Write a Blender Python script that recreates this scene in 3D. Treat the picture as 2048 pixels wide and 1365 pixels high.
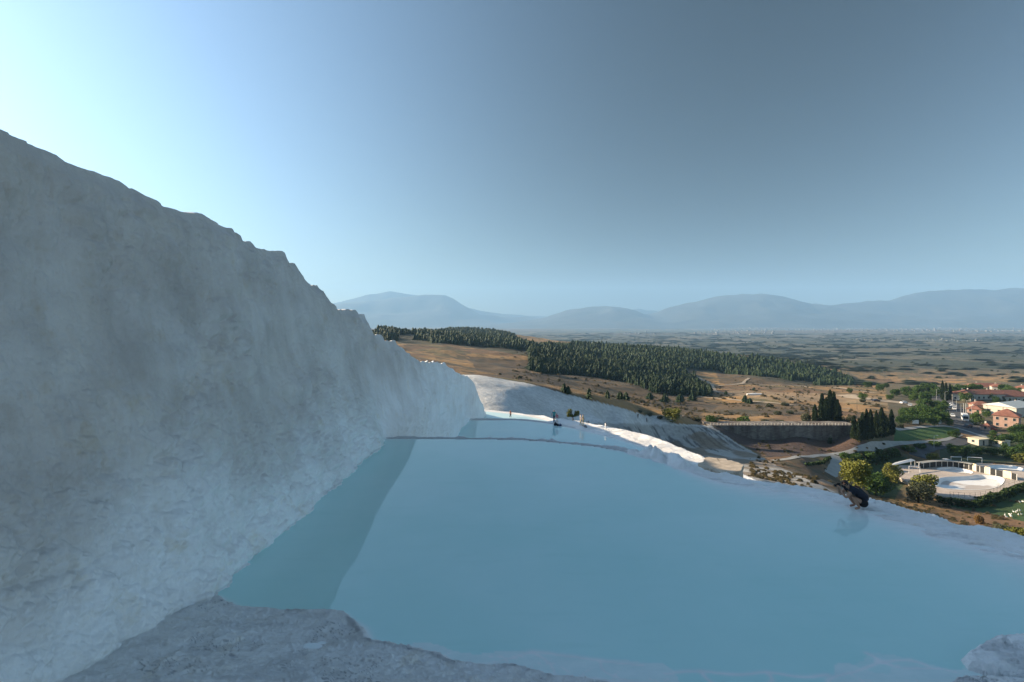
import bpy, bmesh, math, random
import numpy as np
from mathutils import Vector, Matrix
from mathutils.bvhtree import BVHTree

for o in list(bpy.data.objects):
    bpy.data.objects.remove(o)
SC = bpy.context.scene
COL = SC.collection
R = math.radians
random.seed(7)

# ------------------------------------------------------------------ camera
F = 1100.0            # focal length in photo pixels (2048 wide)
HX, HY = 1024.0, 645.0
CZ = 6.8              # eye above the big pool's water
cam = bpy.data.cameras.new('camera')
cam.sensor_width = 36.0
cam.lens = 36.0 * F / 2048.0
cam.shift_y = -(682.5 - HY) / 2048.0
cam.clip_start = 0.1
cam.clip_end = 60000
camo = bpy.data.objects.new('camera', cam)
camo.location = (0, 0, CZ)
camo.rotation_euler = (R(90), 0, 0)
COL.objects.link(camo)
SC.camera = camo

# ------------------------------------------------------------------ sky, sun, exposure
SUN_AZ = -73.0        # degrees from the view axis (+Y), negative = to the left
SUN_EL = 18.5
POLAR = 0.90
w = bpy.data.worlds.new('World')
SC.world = w
w.use_nodes = True
nt = w.node_tree
sky = nt.nodes.new('ShaderNodeTexSky')
sky.sky_type = 'NISHITA'
sky.sun_disc = False
sky.sun_elevation = R(SUN_EL)
sky.sun_rotation = R(SUN_AZ)
sky.altitude = 300
sky.air_density = 1.0
sky.dust_density = 0.35
sky.ozone_density = 2.5
bg = nt.nodes['Background']
bg.inputs['Strength'].default_value = 0.11
# sky colour multiplied by an added darkening pattern, shaped like a polarising filter's:
# the sky darkens smoothly with the angle from the sun, the same all round the dome
SD = (math.sin(R(SUN_AZ)) * math.cos(R(SUN_EL)), math.cos(R(SUN_AZ)) * math.cos(R(SUN_EL)), math.sin(R(SUN_EL)))
_tc = nt.nodes.new('ShaderNodeTexCoord')
_dt = nt.nodes.new('ShaderNodeVectorMath'); _dt.operation = 'DOT_PRODUCT'; _dt.inputs[1].default_value = SD
nt.links.new(_tc.outputs['Generated'], _dt.inputs[0])
_sq = nt.nodes.new('ShaderNodeMath'); _sq.operation = 'POWER'; _sq.inputs[1].default_value = 2.0
nt.links.new(_dt.outputs['Value'], _sq.inputs[0])
_mr = nt.nodes.new('ShaderNodeMapRange'); _mr.inputs['To Min'].default_value = 1.0 - POLAR; _mr.inputs['To Max'].default_value = 1.0
nt.links.new(_sq.outputs[0], _mr.inputs['Value'])
_mx = nt.nodes.new('ShaderNodeVectorMath'); _mx.operation = 'SCALE'
_gm = nt.nodes.new('ShaderNodeGamma'); _gm.inputs['Gamma'].default_value = 0.88
nt.links.new(sky.outputs[0], _gm.inputs['Color'])
nt.links.new(_gm.outputs[0], _mx.inputs[0]); nt.links.new(_mr.outputs[0], _mx.inputs['Scale'])
_wb = nt.nodes.new('ShaderNodeVectorMath'); _wb.operation = 'MULTIPLY'; _wb.inputs[1].default_value = (0.96, 0.98, 0.95)   # white balance of the photograph
nt.links.new(_mx.outputs[0], _wb.inputs[0]); nt.links.new(_wb.outputs[0], bg.inputs['Color'])
sun = bpy.data.lights.new('sun', 'SUN')
sun.energy = 3.3
sun.angle = R(0.5)
sun.color = (1.0, 0.80, 0.56)
suno = bpy.data.objects.new('sun', sun)
sd = Vector((math.sin(R(SUN_AZ)) * math.cos(R(SUN_EL)), math.cos(R(SUN_AZ)) * math.cos(R(SUN_EL)), math.sin(R(SUN_EL))))
suno.rotation_euler = sd.to_track_quat('Z', 'Y').to_euler()
suno.location = (-60, 40, 80)
COL.objects.link(suno)
vs = SC.view_settings
vs.view_transform = 'Standard'
vs.look = 'None'
vs.exposure = 2.0
vs.gamma = 1.0
vs.use_curve_mapping = False
SC.cycles.use_denoising = True
SC.cycles.max_bounces = 9
SC.cycles.diffuse_bounces = 6
SC.cycles.glossy_bounces = 3
SC.cycles.transparent_max_bounces = 12
SC.cycles.volume_bounces = 1

# ------------------------------------------------------------------ helpers
def W(px, py, d):
    return ((px - HX) / F * d, d, CZ - (py - HY) / F * d)
def Wz(px, py, z):
    d = (CZ - z) * F / (py - HY)
    return ((px - HX) / F * d, d, z)

def _hash(ix, iy, iz, seed):
    h = (ix.astype(np.int64) * 374761393 + iy.astype(np.int64) * 668265263 + iz.astype(np.int64) * 2147483647 + seed * 1274126177) & 0xffffffff
    h = ((h ^ (h >> 13)) * 1274126177) & 0xffffffff
    h = ((h ^ (h >> 16)) * 2246822519) & 0xffffffff
    return ((h ^ (h >> 15)) & 0xffffff) / float(0xffffff)

def vnoise(x, y, z=None, seed=0):
    """smooth value noise, -1..1"""
    x = np.asarray(x, float); y = np.asarray(y, float)
    two = z is None
    ix = np.floor(x); iy = np.floor(y)
    fx = x - ix; fy = y - iy
    fx = fx * fx * fx * (fx * (fx * 6 - 15) + 10); fy = fy * fy * fy * (fy * (fy * 6 - 15) + 10)
    def layer(iz):
        a = _hash(ix, iy, iz, seed); b = _hash(ix + 1, iy, iz, seed)
        c = _hash(ix, iy + 1, iz, seed); d = _hash(ix + 1, iy + 1, iz, seed)
        return (a * (1 - fx) + b * fx) * (1 - fy) + (c * (1 - fx) + d * fx) * fy
    if two:
        return layer(np.zeros_like(ix)) * 2 - 1
    z = np.asarray(z, float); iz = np.floor(z); fz = z - iz; fz = fz * fz * (3 - 2 * fz)
    return (layer(iz) * (1 - fz) + layer(iz + 1) * fz) * 2 - 1

def fbm(x, y, z=None, oct=4, seed=0, gain=0.5):
    s = 0; a = 1.0; t = 0
    for k in range(oct):
        s = s + a * vnoise(x * 2 ** k, y * 2 ** k, None if z is None else z * 2 ** k, seed + k * 17)
        t += a; a *= gain
    return s / t

def worley(x, y, seed=0, jit=0.9):
    """distances to the two nearest feature points (2D)"""
    ix = np.floor(x); iy = np.floor(y)
    f1 = np.full(x.shape, 9.0); f2 = np.full(x.shape, 9.0)
    for dx in (-1, 0, 1):
        for dy in (-1, 0, 1):
            cx = ix + dx; cy = iy + dy
            z0 = np.zeros_like(cx)
            qx = cx + 0.5 + jit * (_hash(cx, cy, z0, seed) - 0.5)
            qy = cy + 0.5 + jit * (_hash(cx, cy, z0 + 1, seed) - 0.5)
            d = np.sqrt((x - qx) ** 2 + (y - qy) ** 2)
            m = d < f1
            f2 = np.where(m, f1, np.minimum(f2, d)); f1 = np.where(m, d, f1)
    return f1, f2

def sstep(a, b, x):
    t = np.clip((x - a) / (b - a), 0, 1)
    return t * t * (3 - 2 * t)

def polyline_sd(x, y, pts):
    """signed distance to an open polyline (positive on the left of its direction) and arc parameter"""
    best = np.full(x.shape, 1e18); sgn = np.ones(x.shape); arc = np.zeros(x.shape)
    L = 0
    for (ax, ay), (bx, by) in zip(pts[:-1], pts[1:]):
        ex, ey = bx - ax, by - ay
        l2 = ex * ex + ey * ey
        t = np.clip(((x - ax) * ex + (y - ay) * ey) / l2, 0, 1)
        d2 = (x - ax - t * ex) ** 2 + (y - ay - t * ey) ** 2
        m = d2 < best
        cr = ex * (y - ay) - ey * (x - ax)
        best = np.where(m, d2, best); sgn = np.where(m, np.where(cr >= 0, 1, -1), sgn)
        arc = np.where(m, L + t * math.sqrt(l2), arc)
        L += math.sqrt(l2)
    return np.sqrt(best) * sgn, arc

def inpoly(x, y, poly):
    r = np.zeros(x.shape, bool)
    n = len(poly)
    for i in range(n):
        x0, y0 = poly[i]; x1, y1 = poly[(i + 1) % n]
        if y0 == y1: continue
        c = ((y0 > y) != (y1 > y)) & (x < (x1 - x0) * (y - y0) / (y1 - y0) + x0)
        r ^= c
    return r

def smooth_poly(pts, n=4):
    """Catmull-Rom through open polyline"""
    out = []
    P = [pts[0]] + list(pts) + [pts[-1]]
    for i in range(1, len(P) - 2):
        p0, p1, p2, p3 = [np.array(q, float) for q in P[i - 1:i + 3]]
        for k in range(n):
            t = k / n
            out.append(tuple(0.5 * ((2 * p1) + (-p0 + p2) * t + (2 * p0 - 5 * p1 + 4 * p2 - p3) * t * t + (-p0 + 3 * p1 - 3 * p2 + p3) * t ** 3)))
    out.append(tuple(pts[-1]))
    return out

def np_mesh(name, co, faces, attrs=None, smooth=True, mat_idx=None):
    """mesh from numpy verts and (n,3)/(n,4) faces"""
    me = bpy.data.meshes.new(name)
    co = np.asarray(co, np.float32); faces = np.asarray(faces, np.int32)
    nf, k = faces.shape
    me.vertices.add(len(co)); me.vertices.foreach_set('co', co.ravel())
    me.loops.add(nf * k); me.loops.foreach_set('vertex_index', faces.ravel())
    me.polygons.add(nf)
    me.polygons.foreach_set('loop_start', np.arange(0, nf * k, k, dtype=np.int32))
    me.polygons.foreach_set('loop_total', np.full(nf, k, np.int32))
    me.polygons.foreach_set('use_smooth', np.full(nf, smooth, bool))
    if mat_idx is not None:
        me.polygons.foreach_set('material_index', np.asarray(mat_idx, np.int32))
    for an, av in (attrs or {}).items():
        av = np.asarray(av, np.float32)
        if av.ndim == 1:
            a = me.attributes.new(an, 'FLOAT', 'POINT'); a.data.foreach_set('value', av)
        else:
            if av.shape[1] == 3:
                av = np.concatenate([av, np.ones((len(av), 1), np.float32)], 1)
            a = me.attributes.new(an, 'FLOAT_COLOR', 'POINT'); a.data.foreach_set('color', av.ravel())
    me.update(calc_edges=True)
    return me

def grid_faces(nr, nc):
    i = np.arange(nr * nc).reshape(nr, nc)
    return np.stack([i[:-1, :-1], i[:-1, 1:], i[1:, 1:], i[1:, :-1]], -1).reshape(-1, 4)

def link(name, me, mat=None, parent=None):
    o = bpy.data.objects.new(name, me)
    COL.objects.link(o)
    if mat is not None and me is not None:
        ms = mat if isinstance(mat, (list, tuple)) else [mat]
        if len(me.materials) == 0:
            for m in ms: me.materials.append(m)
    if parent is not None: o.parent = parent
    return o

def tag(o, label=None, cat=None, group=None, kind=None):
    if label: o['label'] = label
    if cat: o['category'] = cat
    if group: o['group'] = group
    if kind: o['kind'] = kind
    return o

def empty(name, loc, rz=0.0, scale=1.0):
    o = bpy.data.objects.new(name, None)
    COL.objects.link(o)
    o.empty_display_size = 0.2
    o.location = loc; o.rotation_euler = (0, 0, rz)
    o.scale = (scale,) * 3 if not hasattr(scale, '__len__') else scale
    return o

class MB:
    """collects simple solids into one mesh"""
    def __init__(s): s.v = []; s.f = []
    def add(s, vs_, fs):
        o = len(s.v); s.v += [tuple(p) for p in vs_]; s.f += [tuple(i + o for i in f) for f in fs]
        return s
    def box(s, x0, x1, y0, y1, z0, z1):
        return s.add([(x0, y0, z0), (x1, y0, z0), (x1, y1, z0), (x0, y1, z0), (x0, y0, z1), (x1, y0, z1), (x1, y1, z1), (x0, y1, z1)],
                     [(0, 3, 2, 1), (4, 5, 6, 7), (0, 1, 5, 4), (1, 2, 6, 5), (2, 3, 7, 6), (3, 0, 4, 7)])
    def prism(s, poly, z0, z1):
        n = len(poly)
        vs_ = [(x, y, z0) for x, y in poly] + [(x, y, z1) for x, y in poly]
        return s.add(vs_, [tuple(range(n))[::-1], tuple(range(n, 2 * n))] + [(i, (i + 1) % n, n + (i + 1) % n, n + i) for i in range(n)])
    def tube(s, pts, rad, n=8, cap=True):
        """tapered tube along points"""
        pts = [Vector(p) for p in pts]
        if not hasattr(rad, '__len__'): rad = [rad] * len(pts)
        rings = []
        for i, p in enumerate(pts):
            t = (pts[min(i + 1, len(pts) - 1)] - pts[max(i - 1, 0)]).normalized()
            a = t.cross(Vector((0, 0, 1)))
            if a.length < 1e-3: a = t.cross(Vector((0, 1, 0)))
            a.normalize(); b = t.cross(a)
            rings.append([p + (a * math.cos(2 * math.pi * k / n) + b * math.sin(2 * math.pi * k / n)) * rad[i] for k in range(n)])
        vs_ = [q for r in rings for q in r]
        fs = []
        for i in range(len(pts) - 1):
            for k in range(n):
                fs.append((i * n + k, i * n + (k + 1) % n, (i + 1) * n + (k + 1) % n, (i + 1) * n + k))
        if cap:
            fs.append(tuple(range(n))); fs.append(tuple(range((len(pts) - 1) * n, len(pts) * n))[::-1])
        return s.add(vs_, fs)
    def mesh(s, name, smooth=False):
        me = bpy.data.meshes.new(name)
        me.from_pydata(s.v, [], s.f)
        bm = bmesh.new(); bm.from_mesh(me); bmesh.ops.recalc_face_normals(bm, faces=bm.faces); bm.to_mesh(me); bm.free()
        if smooth:
            for p in me.polygons: p.use_smooth = True
        return me
    def build(s, name, mat, parent=None, smooth=False):
        return link(name, s.mesh(name, smooth), mat, parent)

# ------------------------------------------------------------------ materials
def newmat(name):
    m = bpy.data.materials.new(name); m.use_nodes = True
    return m, m.node_tree, m.node_tree.nodes['Principled BSDF']
def N(t, typ, **kw):
    n = t.nodes.new(typ)
    for k, v in kw.items():
        if k in n.inputs: n.inputs[k].default_value = v
        else: setattr(n, k, v)
    return n
def noise_node(t, scale, detail=4.0, rough=0.55, vec=None, stretch=None):
    tc = N(t, 'ShaderNodeTexCoord')
    mp = N(t, 'ShaderNodeMapping')
    t.links.new(tc.outputs[vec or 'Object'], mp.inputs[0])
    if stretch: mp.inputs['Scale'].default_value = stretch
    n = N(t, 'ShaderNodeTexNoise')
    n.inputs['Scale'].default_value = scale; n.inputs['Detail'].default_value = detail; n.inputs['Roughness'].default_value = rough
    t.links.new(mp.outputs[0], n.inputs['Vector'])
    return n
def ramp(t, src, stops):
    r = N(t, 'ShaderNodeValToRGB')
    els = r.color_ramp.elements
    while len(els) < len(stops): els.new(0.5)
    for e, (p, c) in zip(els, stops):
        e.position = p; e.color = (*c, 1) if len(c) == 3 else c
    t.links.new(src, r.inputs[0])
    return r
def mixrgb(t, a, b, fac, mode='MIX'):
    m = N(t, 'ShaderNodeMix', data_type='RGBA', blend_type=mode)
    def put(sock, v):
        if hasattr(v, 'is_linked') or hasattr(v, 'links'): t.links.new(v, sock)
        else: sock.default_value = (*v, 1) if hasattr(v, '__len__') and len(v) == 3 else v
    put(m.inputs[6], a); put(m.inputs[7], b)
    if hasattr(fac, 'links'): t.links.new(fac, m.inputs[0])
    else: m.inputs[0].default_value = fac
    return m.outputs[2]
def attr(t, name):
    return N(t, 'ShaderNodeAttribute', attribute_name=name)
def bump(t, b, height, strength, dist):
    n = N(t, 'ShaderNodeBump'); n.inputs['Strength'].default_value = strength; n.inputs['Distance'].default_value = dist
    t.links.new(height, n.inputs['Height']); t.links.new(n.outputs[0], b.inputs['Normal'])
    return n

def plain(name, col, rough=0.7, var=0.12, scale=2.0, metallic=0.0):
    m, t, b = newmat(name)
    n = noise_node(t, scale, 3)
    lo = tuple(max(0, c * (1 - var)) for c in col); hi = tuple(min(1, c * (1 + var)) for c in col)
    r = ramp(t, n.outputs[0], [(0.3, lo), (0.7, hi)])
    t.links.new(r.outputs[0], b.inputs['Base Color'])
    b.inputs['Roughness'].default_value = rough; b.inputs['Metallic'].default_value = metallic
    return m

def mat_travertine(name='travertine'):
    m, t, b = newmat(name)
    tone = attr(t, 'tone')       # 0 fresh white calcite .. 1 weathered beige crust
    fringe_shade = attr(t, 'stain')       # dark purplish algae fringe, and shade painted in creases and pool lips
    n1 = noise_node(t, 0.6, 6, 0.6)
    n2 = noise_node(t, 5.0, 6, 0.65)
    white = ramp(t, n2.outputs[0], [(0.25, (0.90, 0.91, 0.91)), (0.75, (0.96, 0.96, 0.95))])
    beige = ramp(t, n1.outputs[0], [(0.28, (0.50, 0.46, 0.43)), (0.5, (0.62, 0.575, 0.54)), (0.75, (0.73, 0.68, 0.62))])
    c = mixrgb(t, white.outputs[0], beige.outputs[0], tone.outputs['Fac'])
    # vertical drip streaks
    n3 = noise_node(t, 1.0, 5, 0.6, stretch=(2.2, 2.2, 0.22))
    st = ramp(t, n3.outputs[0], [(0.46, (1, 1, 1)), (0.72, (0.88, 0.86, 0.82))])
    c = mixrgb(t, c, st.outputs[0], 0.55, 'MULTIPLY')
    # ochre patches
    n4 = noise_node(t, 0.9, 4, 0.7)
    oc = ramp(t, n4.outputs[0], [(0.58, (1, 1, 1)), (0.75, (0.92, 0.84, 0.70))])
    c = mixrgb(t, c, oc.outputs[0], 0.7, 'MULTIPLY')
    n8 = noise_node(t, 0.35, 7, 0.62)
    pt = ramp(t, n8.outputs[0], [(0.38, (0.84, 0.82, 0.80)), (0.62, (1, 1, 1))])
    c = mixrgb(t, c, pt.outputs[0], 0.7, 'MULTIPLY')
    n9 = noise_node(t, 22.0, 4, 0.6)
    sp = ramp(t, n9.outputs[0], [(0.28, (0.80, 0.78, 0.76)), (0.42, (1, 1, 1))])
    c = mixrgb(t, c, sp.outputs[0], 0.5, 'MULTIPLY')
    c = mixrgb(t, c, (0.27, 0.27, 0.29), fringe_shade.outputs['Fac'])
    t.links.new(c, b.inputs['Base Color'])
    b.inputs['Roughness'].default_value = 0.75
    n5 = noise_node(t, 14.0, 9, 0.72)
    n6 = noise_node(t, 2.6, 6, 0.62, stretch=(1.6, 1.6, 0.55))
    n7 = N(t, 'ShaderNodeTexVoronoi'); n7.inputs['Scale'].default_value = 5.5
    tc7 = N(t, 'ShaderNodeTexCoord'); t.links.new(tc7.outputs['Object'], n7.inputs['Vector'])
    b1 = N(t, 'ShaderNodeBump'); b1.inputs['Strength'].default_value = 0.5; b1.inputs['Distance'].default_value = 0.16
    t.links.new(n6.outputs[0], b1.inputs['Height'])
    b3 = N(t, 'ShaderNodeBump'); b3.inputs['Strength'].default_value = 0.35; b3.inputs['Distance'].default_value = 0.05; b3.invert = True
    t.links.new(n7.outputs['Distance'], b3.inputs['Height']); t.links.new(b1.outputs[0], b3.inputs['Normal'])
    b2 = N(t, 'ShaderNodeBump'); b2.inputs['Strength'].default_value = 0.65; b2.inputs['Distance'].default_value = 0.035
    t.links.new(n5.outputs[0], b2.inputs['Height']); t.links.new(b3.outputs[0], b2.inputs['Normal'])
    t.links.new(b2.outputs[0], b.inputs['Normal'])
    return m

def mat_water(name, deep, k=3.0):
    m, t, b = newmat(name)
    t.nodes.remove(b)
    out = t.nodes['Material Output']
    dep = attr(t, 'depth')
    e = N(t, 'ShaderNodeMath', operation='MULTIPLY'); e.inputs[1].default_value = -k
    t.links.new(dep.outputs['Fac'], e.inputs[0])
    ex = N(t, 'ShaderNodeMath', operation='EXPONENT'); t.links.new(e.outputs[0], ex.inputs[0])
    n0 = noise_node(t, 0.12, 4, 0.6)
    col = ramp(t, n0.outputs[0], [(0.3, (deep[0] * 0.86, deep[1] * 0.93, deep[2] * 0.95)), (0.7, tuple(min(0.97, c * 1.06) for c in deep))])
    nf = noise_node(t, 2.2, 6, 0.65, stretch=(0.7, 1.4, 1))
    floor = ramp(t, nf.outputs[0], [(0.35, (0.82, 0.88, 0.88)), (0.6, (0.94, 0.96, 0.96))])     # white bottom seen through shallow water
    n01 = noise_node(t, 0.045, 5, 0.6, stretch=(1, 0.7, 1))
    pat = ramp(t, n01.outputs[0], [(0.40, (0.84, 0.95, 0.93)), (0.62, (1.0, 1.0, 1.0))])
    n02 = noise_node(t, 0.9, 6, 0.7, stretch=(0.35, 1.5, 1))
    sed = ramp(t, n02.outputs[0], [(0.55, (1, 1, 1)), (0.75, (0.90, 0.95, 0.94))])
    c0 = mixrgb(t, col.outputs[0], pat.outputs[0], 0.9, 'MULTIPLY')
    c0 = mixrgb(t, c0, sed.outputs[0], 0.8, 'MULTIPLY')
    cc = mixrgb(t, c0, floor.outputs[0], ex.outputs[0])
    body = N(t, 'ShaderNodeBsdfDiffuse'); t.links.new(cc, body.inputs[0])
    gl = N(t, 'ShaderNodeBsdfGlossy'); gl.inputs['Roughness'].default_value = 0.012
    fr = N(t, 'ShaderNodeFresnel'); fr.inputs['IOR'].default_value = 1.7
    n1 = noise_node(t, 3.2, 3, 0.5, stretch=(0.55, 1.6, 1))
    n2 = noise_node(t, 0.5, 2, 0.5, stretch=(0.6, 1.5, 1))
    ad = N(t, 'ShaderNodeMath', operation='ADD'); t.links.new(n1.outputs[0], ad.inputs[0])
    ml = N(t, 'ShaderNodeMath', operation='MULTIPLY'); ml.inputs[1].default_value = 2.0
    t.links.new(n2.outputs[0], ml.inputs[0]); t.links.new(ml.outputs[0], ad.inputs[1])
    bn = N(t, 'ShaderNodeBump'); bn.inputs['Strength'].default_value = 0.06; bn.inputs['Distance'].default_value = 0.02
    t.links.new(ad.outputs[0], bn.inputs['Height'])
    t.links.new(bn.outputs[0], gl.inputs['Normal']); t.links.new(bn.outputs[0], fr.inputs['Normal'])
    mx = N(t, 'ShaderNodeMixShader')
    t.links.new(fr.outputs[0], mx.inputs[0]); t.links.new(body.outputs[0], mx.inputs[1]); t.links.new(gl.outputs[0], mx.inputs[2])
    t.links.new(mx.outputs[0], out.inputs['Surface'])
    return m

def mat_ground():
    m, t, b = newmat('hillside_ground')
    c = attr(t, 'ground_colour')
    n1 = noise_node(t, 0.08, 8, 0.65)
    n2 = noise_node(t, 0.9, 6, 0.7)
    v1 = ramp(t, n1.outputs[0], [(0.3, (0.62, 0.62, 0.62)), (0.7, (1.3, 1.3, 1.3))])
    v2 = ramp(t, n2.outputs[0], [(0.3, (0.6, 0.6, 0.6)), (0.7, (1.3, 1.3, 1.3))])
    x = mixrgb(t, c.outputs['Color'], v1.outputs[0], 0.55, 'MULTIPLY')
    x = mixrgb(t, x, v2.outputs[0], 0.6, 'MULTIPLY')
    t.links.new(x, b.inputs['Base Color'])
    b.inputs['Roughness'].default_value = 0.95
    bump(t, b, n2.outputs[0], 0.8, 0.5)
    return m

def mat_leaf(name, c0, c1, c2=None, rough=0.65):
    m, t, b = newmat(name)
    a = attr(t, 'tint')
    oi = N(t, 'ShaderNodeObjectInfo')
    ad = N(t, 'ShaderNodeMath', operation='MULTIPLY_ADD'); ad.inputs[1].default_value = 0.35; 
    t.links.new(oi.outputs['Random'], ad.inputs[0]); 
    s = N(t, 'ShaderNodeMath', operation='MULTIPLY'); s.inputs[1].default_value = 0.65
    t.links.new(a.outputs['Fac'], s.inputs[0]); t.links.new(s.outputs[0], ad.inputs[2])
    r = ramp(t, ad.outputs[0], [(0.1, c0), (0.9, c1)] if c2 is None else [(0.1, c0), (0.55, c1), (0.95, c2)])
    t.links.new(r.outputs[0], b.inputs['Base Color'])
    b.inputs['Roughness'].default_value = rough
    b.inputs['Specular IOR Level'].default_value = 0.25
    # light passing through thin leaves
    tr = N(t, 'ShaderNodeBsdfTranslucent'); t.links.new(r.outputs[0], tr.inputs[0])
    mx = N(t, 'ShaderNodeMixShader'); mx.inputs[0].default_value = 0.25
    t.links.new(b.outputs[0], mx.inputs[1]); t.links.new(tr.outputs[0], mx.inputs[2])
    t.links.new(mx.outputs[0], t.nodes['Material Output'].inputs['Surface'])
    return m

M = {}
M['travertine'] = mat_travertine()
M['water'] = mat_water('pool_water', (0.66, 0.97, 0.93), 3.6)
M['water_far'] = mat_water('lower_pool_water', (0.70, 0.94, 0.95), 4.0)
M['ground'] = mat_ground()
M['pine'] = mat_leaf('pine_needles', (0.008, 0.022, 0.009), (0.020, 0.043, 0.014), (0.042, 0.068, 0.020))
M['cypress'] = mat_leaf('cypress_needles', (0.012, 0.026, 0.012), (0.036, 0.060, 0.022))
M['broadleaf'] = mat_leaf('green_leaves', (0.018, 0.045, 0.010), (0.06, 0.115, 0.024), (0.12, 0.17, 0.035))
M['willow'] = mat_leaf('olive_yellow_leaves', (0.07, 0.085, 0.015), (0.15, 0.16, 0.03), (0.22, 0.22, 0.05))
M['greyleaf'] = mat_leaf('grey_green_leaves', (0.04, 0.055, 0.03), (0.09, 0.10, 0.055), (0.14, 0.14, 0.08))
M['dryleaf'] = mat_leaf('dry_orange_leaves', (0.12, 0.07, 0.02), (0.22, 0.13, 0.04))
M['bark'] = plain('bark', (0.09, 0.065, 0.045), 0.9, 0.3, 6)
# ================================================================== TERRAIN
# surveyed points: photo position and distance -> world
_ctl = """
1715 985 150;1850 1000 148;1940 960 167;2040 940 178;2000 1020 141;1900 1040 130;1760 1005 112;1640 965 110;1560 965 95;1500 955 78
1850 1030 116;1950 1055 118;2048 1075 112;1700 930 175;1650 920 172;1600 915 165;1750 895 190;1830 885 205;1900 880 215;1930 866 232
1800 855 225;1880 852 240;1930 840 268;1895 805 330;1870 790 370;1960 860 245;2010 850 252;1960 800 335;1850 780 420;1780 790 360
1820 815 300;1700 790 380;1640 800 320;1560 790 330;1450 850 206;1600 849 206;1690 851 206;1500 880 194;1650 885 194;1560 882 194;1745 878 192
1420 858 192;1500 900 180;1560 910 172;1215 850 160;1180 838 150;1300 845 185;1400 850 202;1300 885 172;1350 890 174;1400 900 172;1450 915 165
1330 905 150;1420 925 140;1500 950 120;1480 895 180;951 756 150;1000 763 152;1060 772 155;1100 783 158;1150 797 162;1200 808 168;1250 822 176;1275 830 181
1330 834 190;1000 826 121;1050 831 126;1100 838 136;1150 839 143;1200 839 152;1250 841 165;900 752 152
950 750 265;1000 755 255;1100 775 245;1200 795 238;1300 815 232;1370 826 228;1400 835 222;1500 838 222;1600 838 225;1700 838 228
830 693 480;900 697 480;1000 710 470;1050 715 460;950 725 380;1050 740 350;1000 745 310;850 720 330
1060 745 380;1150 750 390;1250 765 380;1330 790 345;1400 793 345;1400 818 270;1500 820 268;1600 820 268;1700 820 270
770 668 700;900 668 1000;940 660 1300;1040 672 1200;1150 690 900;1250 695 930;1350 700 900;1450 712 800;1550 725 750;1650 748 680;1710 770 600
1450 745 600;1550 757 560;1650 770 530;1420 770 470;1500 770 470;1600 780 430;1450 792 350
2000 760 620;1900 765 600;2000 735 1000;2000 700 1900;1800 750 750;1800 720 1300;700 660 900;600 660 900
"""
CP = []
for tok in _ctl.replace('\n', ';').split(';'):
    if tok.strip():
        a, b_, c = map(float, tok.split()); CP.append(W(a, b_, c))
for u, d, zr in [(-.3, 40, -24), (0, 40, -26), (.3, 40, -26), (.5, 28, -20), (.9, 20, -20), (.5, 60, -25), (.8, 60, -29), (1.2, 60, -34), (.3, 70, -27), (0, 70, -27), (-.25, 70, -25),
                 (0, 100, -27), (.15, 105, -29), (-.2, 110, -24), (.3, 110, -32), (1.4, 150, -51), (1.4, 300, -54), (1.4, 1000, -88), (1.2, 25, -24), (-.6, 60, -14), (-1., 60, -12), (-.5, 150, -14), (-1., 200, -10), (-.4, 300, -14), (-.8, 700, -20), (-.25, 220, -20), (-1., 24, -14), (-.4, 24, -20),
                 (-1., 2000, -70), (-.5, 2000, -70), (-.1, 2000, -66), (.2, 2000, -96), (.6, 2500, -99), (1.3, 2500, -99), (-1., 3200, -103), (-.3, 3200, -103), (.3, 3200, -104),
                 (-1, 6000, -109), (-.2, 6000, -109), (.5, 6000, -109), (1.3, 6000, -109), (-1, 13000, -112), (0, 13000, -112), (.7, 13000, -112), (1.4, 13000, -112), (.4, 1300, -84), (.3, 1600, -92)]:
    CP.append((u * d, d, CZ + zr))
CP = np.array(CP)
def _uv(x, y): return np.stack([x / y * 1.6, np.log(y)], -1)
_P = _uv(CP[:, 0], CP[:, 1])
_eps = 0.03
_A = np.sqrt(((_P[:, None] - _P[None]) ** 2).sum(-1) + _eps ** 2)
_A = np.block([[_A + 1e-4 * np.eye(len(_P)), np.ones((len(_P), 1))], [np.ones((1, len(_P))), np.zeros((1, 1))]])
_wt = np.linalg.solve(_A, np.append(CP[:, 2], 0))
def H0(x, y):
    x = np.asarray(x, float).ravel(); y = np.asarray(y, float).ravel()
    q = _uv(x, y); out = np.empty(len(x))
    for s in range(0, len(x), 20000):
        r = np.sqrt(((q[s:s + 20000, None] - _P[None]) ** 2).sum(-1) + _eps ** 2)
        out[s:s + 20000] = r @ _wt[:-1] + _wt[-1]
    return out

nu, ny = 620, 520
us = np.concatenate([np.linspace(-1.3, -0.34, 26), np.linspace(-0.33, 0.98, nu - 52), np.linspace(0.99, 1.5, 26)])
ly = np.concatenate([np.linspace(math.log(16), math.log(95), 60), np.linspace(math.log(96), math.log(620), 330), np.linspace(math.log(625), math.log(13000), ny - 390)])
LY, US = np.meshgrid(ly, us, indexing='ij')
TY = np.exp(LY); TX = US * TY
tx, ty = TX.ravel(), TY.ravel()
tz = H0(tx, ty)
amp = np.clip((ty - 60) / 400, 0, 1)
far = sstep(2500, 6000, ty)
flat = 1 - 0.9 * sstep(0.60, 0.68, tx / ty) * sstep(120, 135, ty) * sstep(460, 400, ty)
tz += fbm(tx / 60, ty / 60, oct=4, seed=3) * (0.5 + 3.0 * amp) * (1 - 0.5 * far) * flat
tz += fbm(tx / 9, ty / 9, oct=3, seed=5) * 0.35 * flat
tz += far * np.clip(fbm(tx / 1500, ty / 700, oct=4, seed=9), -0.2, 1) * 26
_q = HX + tx / ty * F; _r = HY + (CZ - tz) / ty * F
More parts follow.
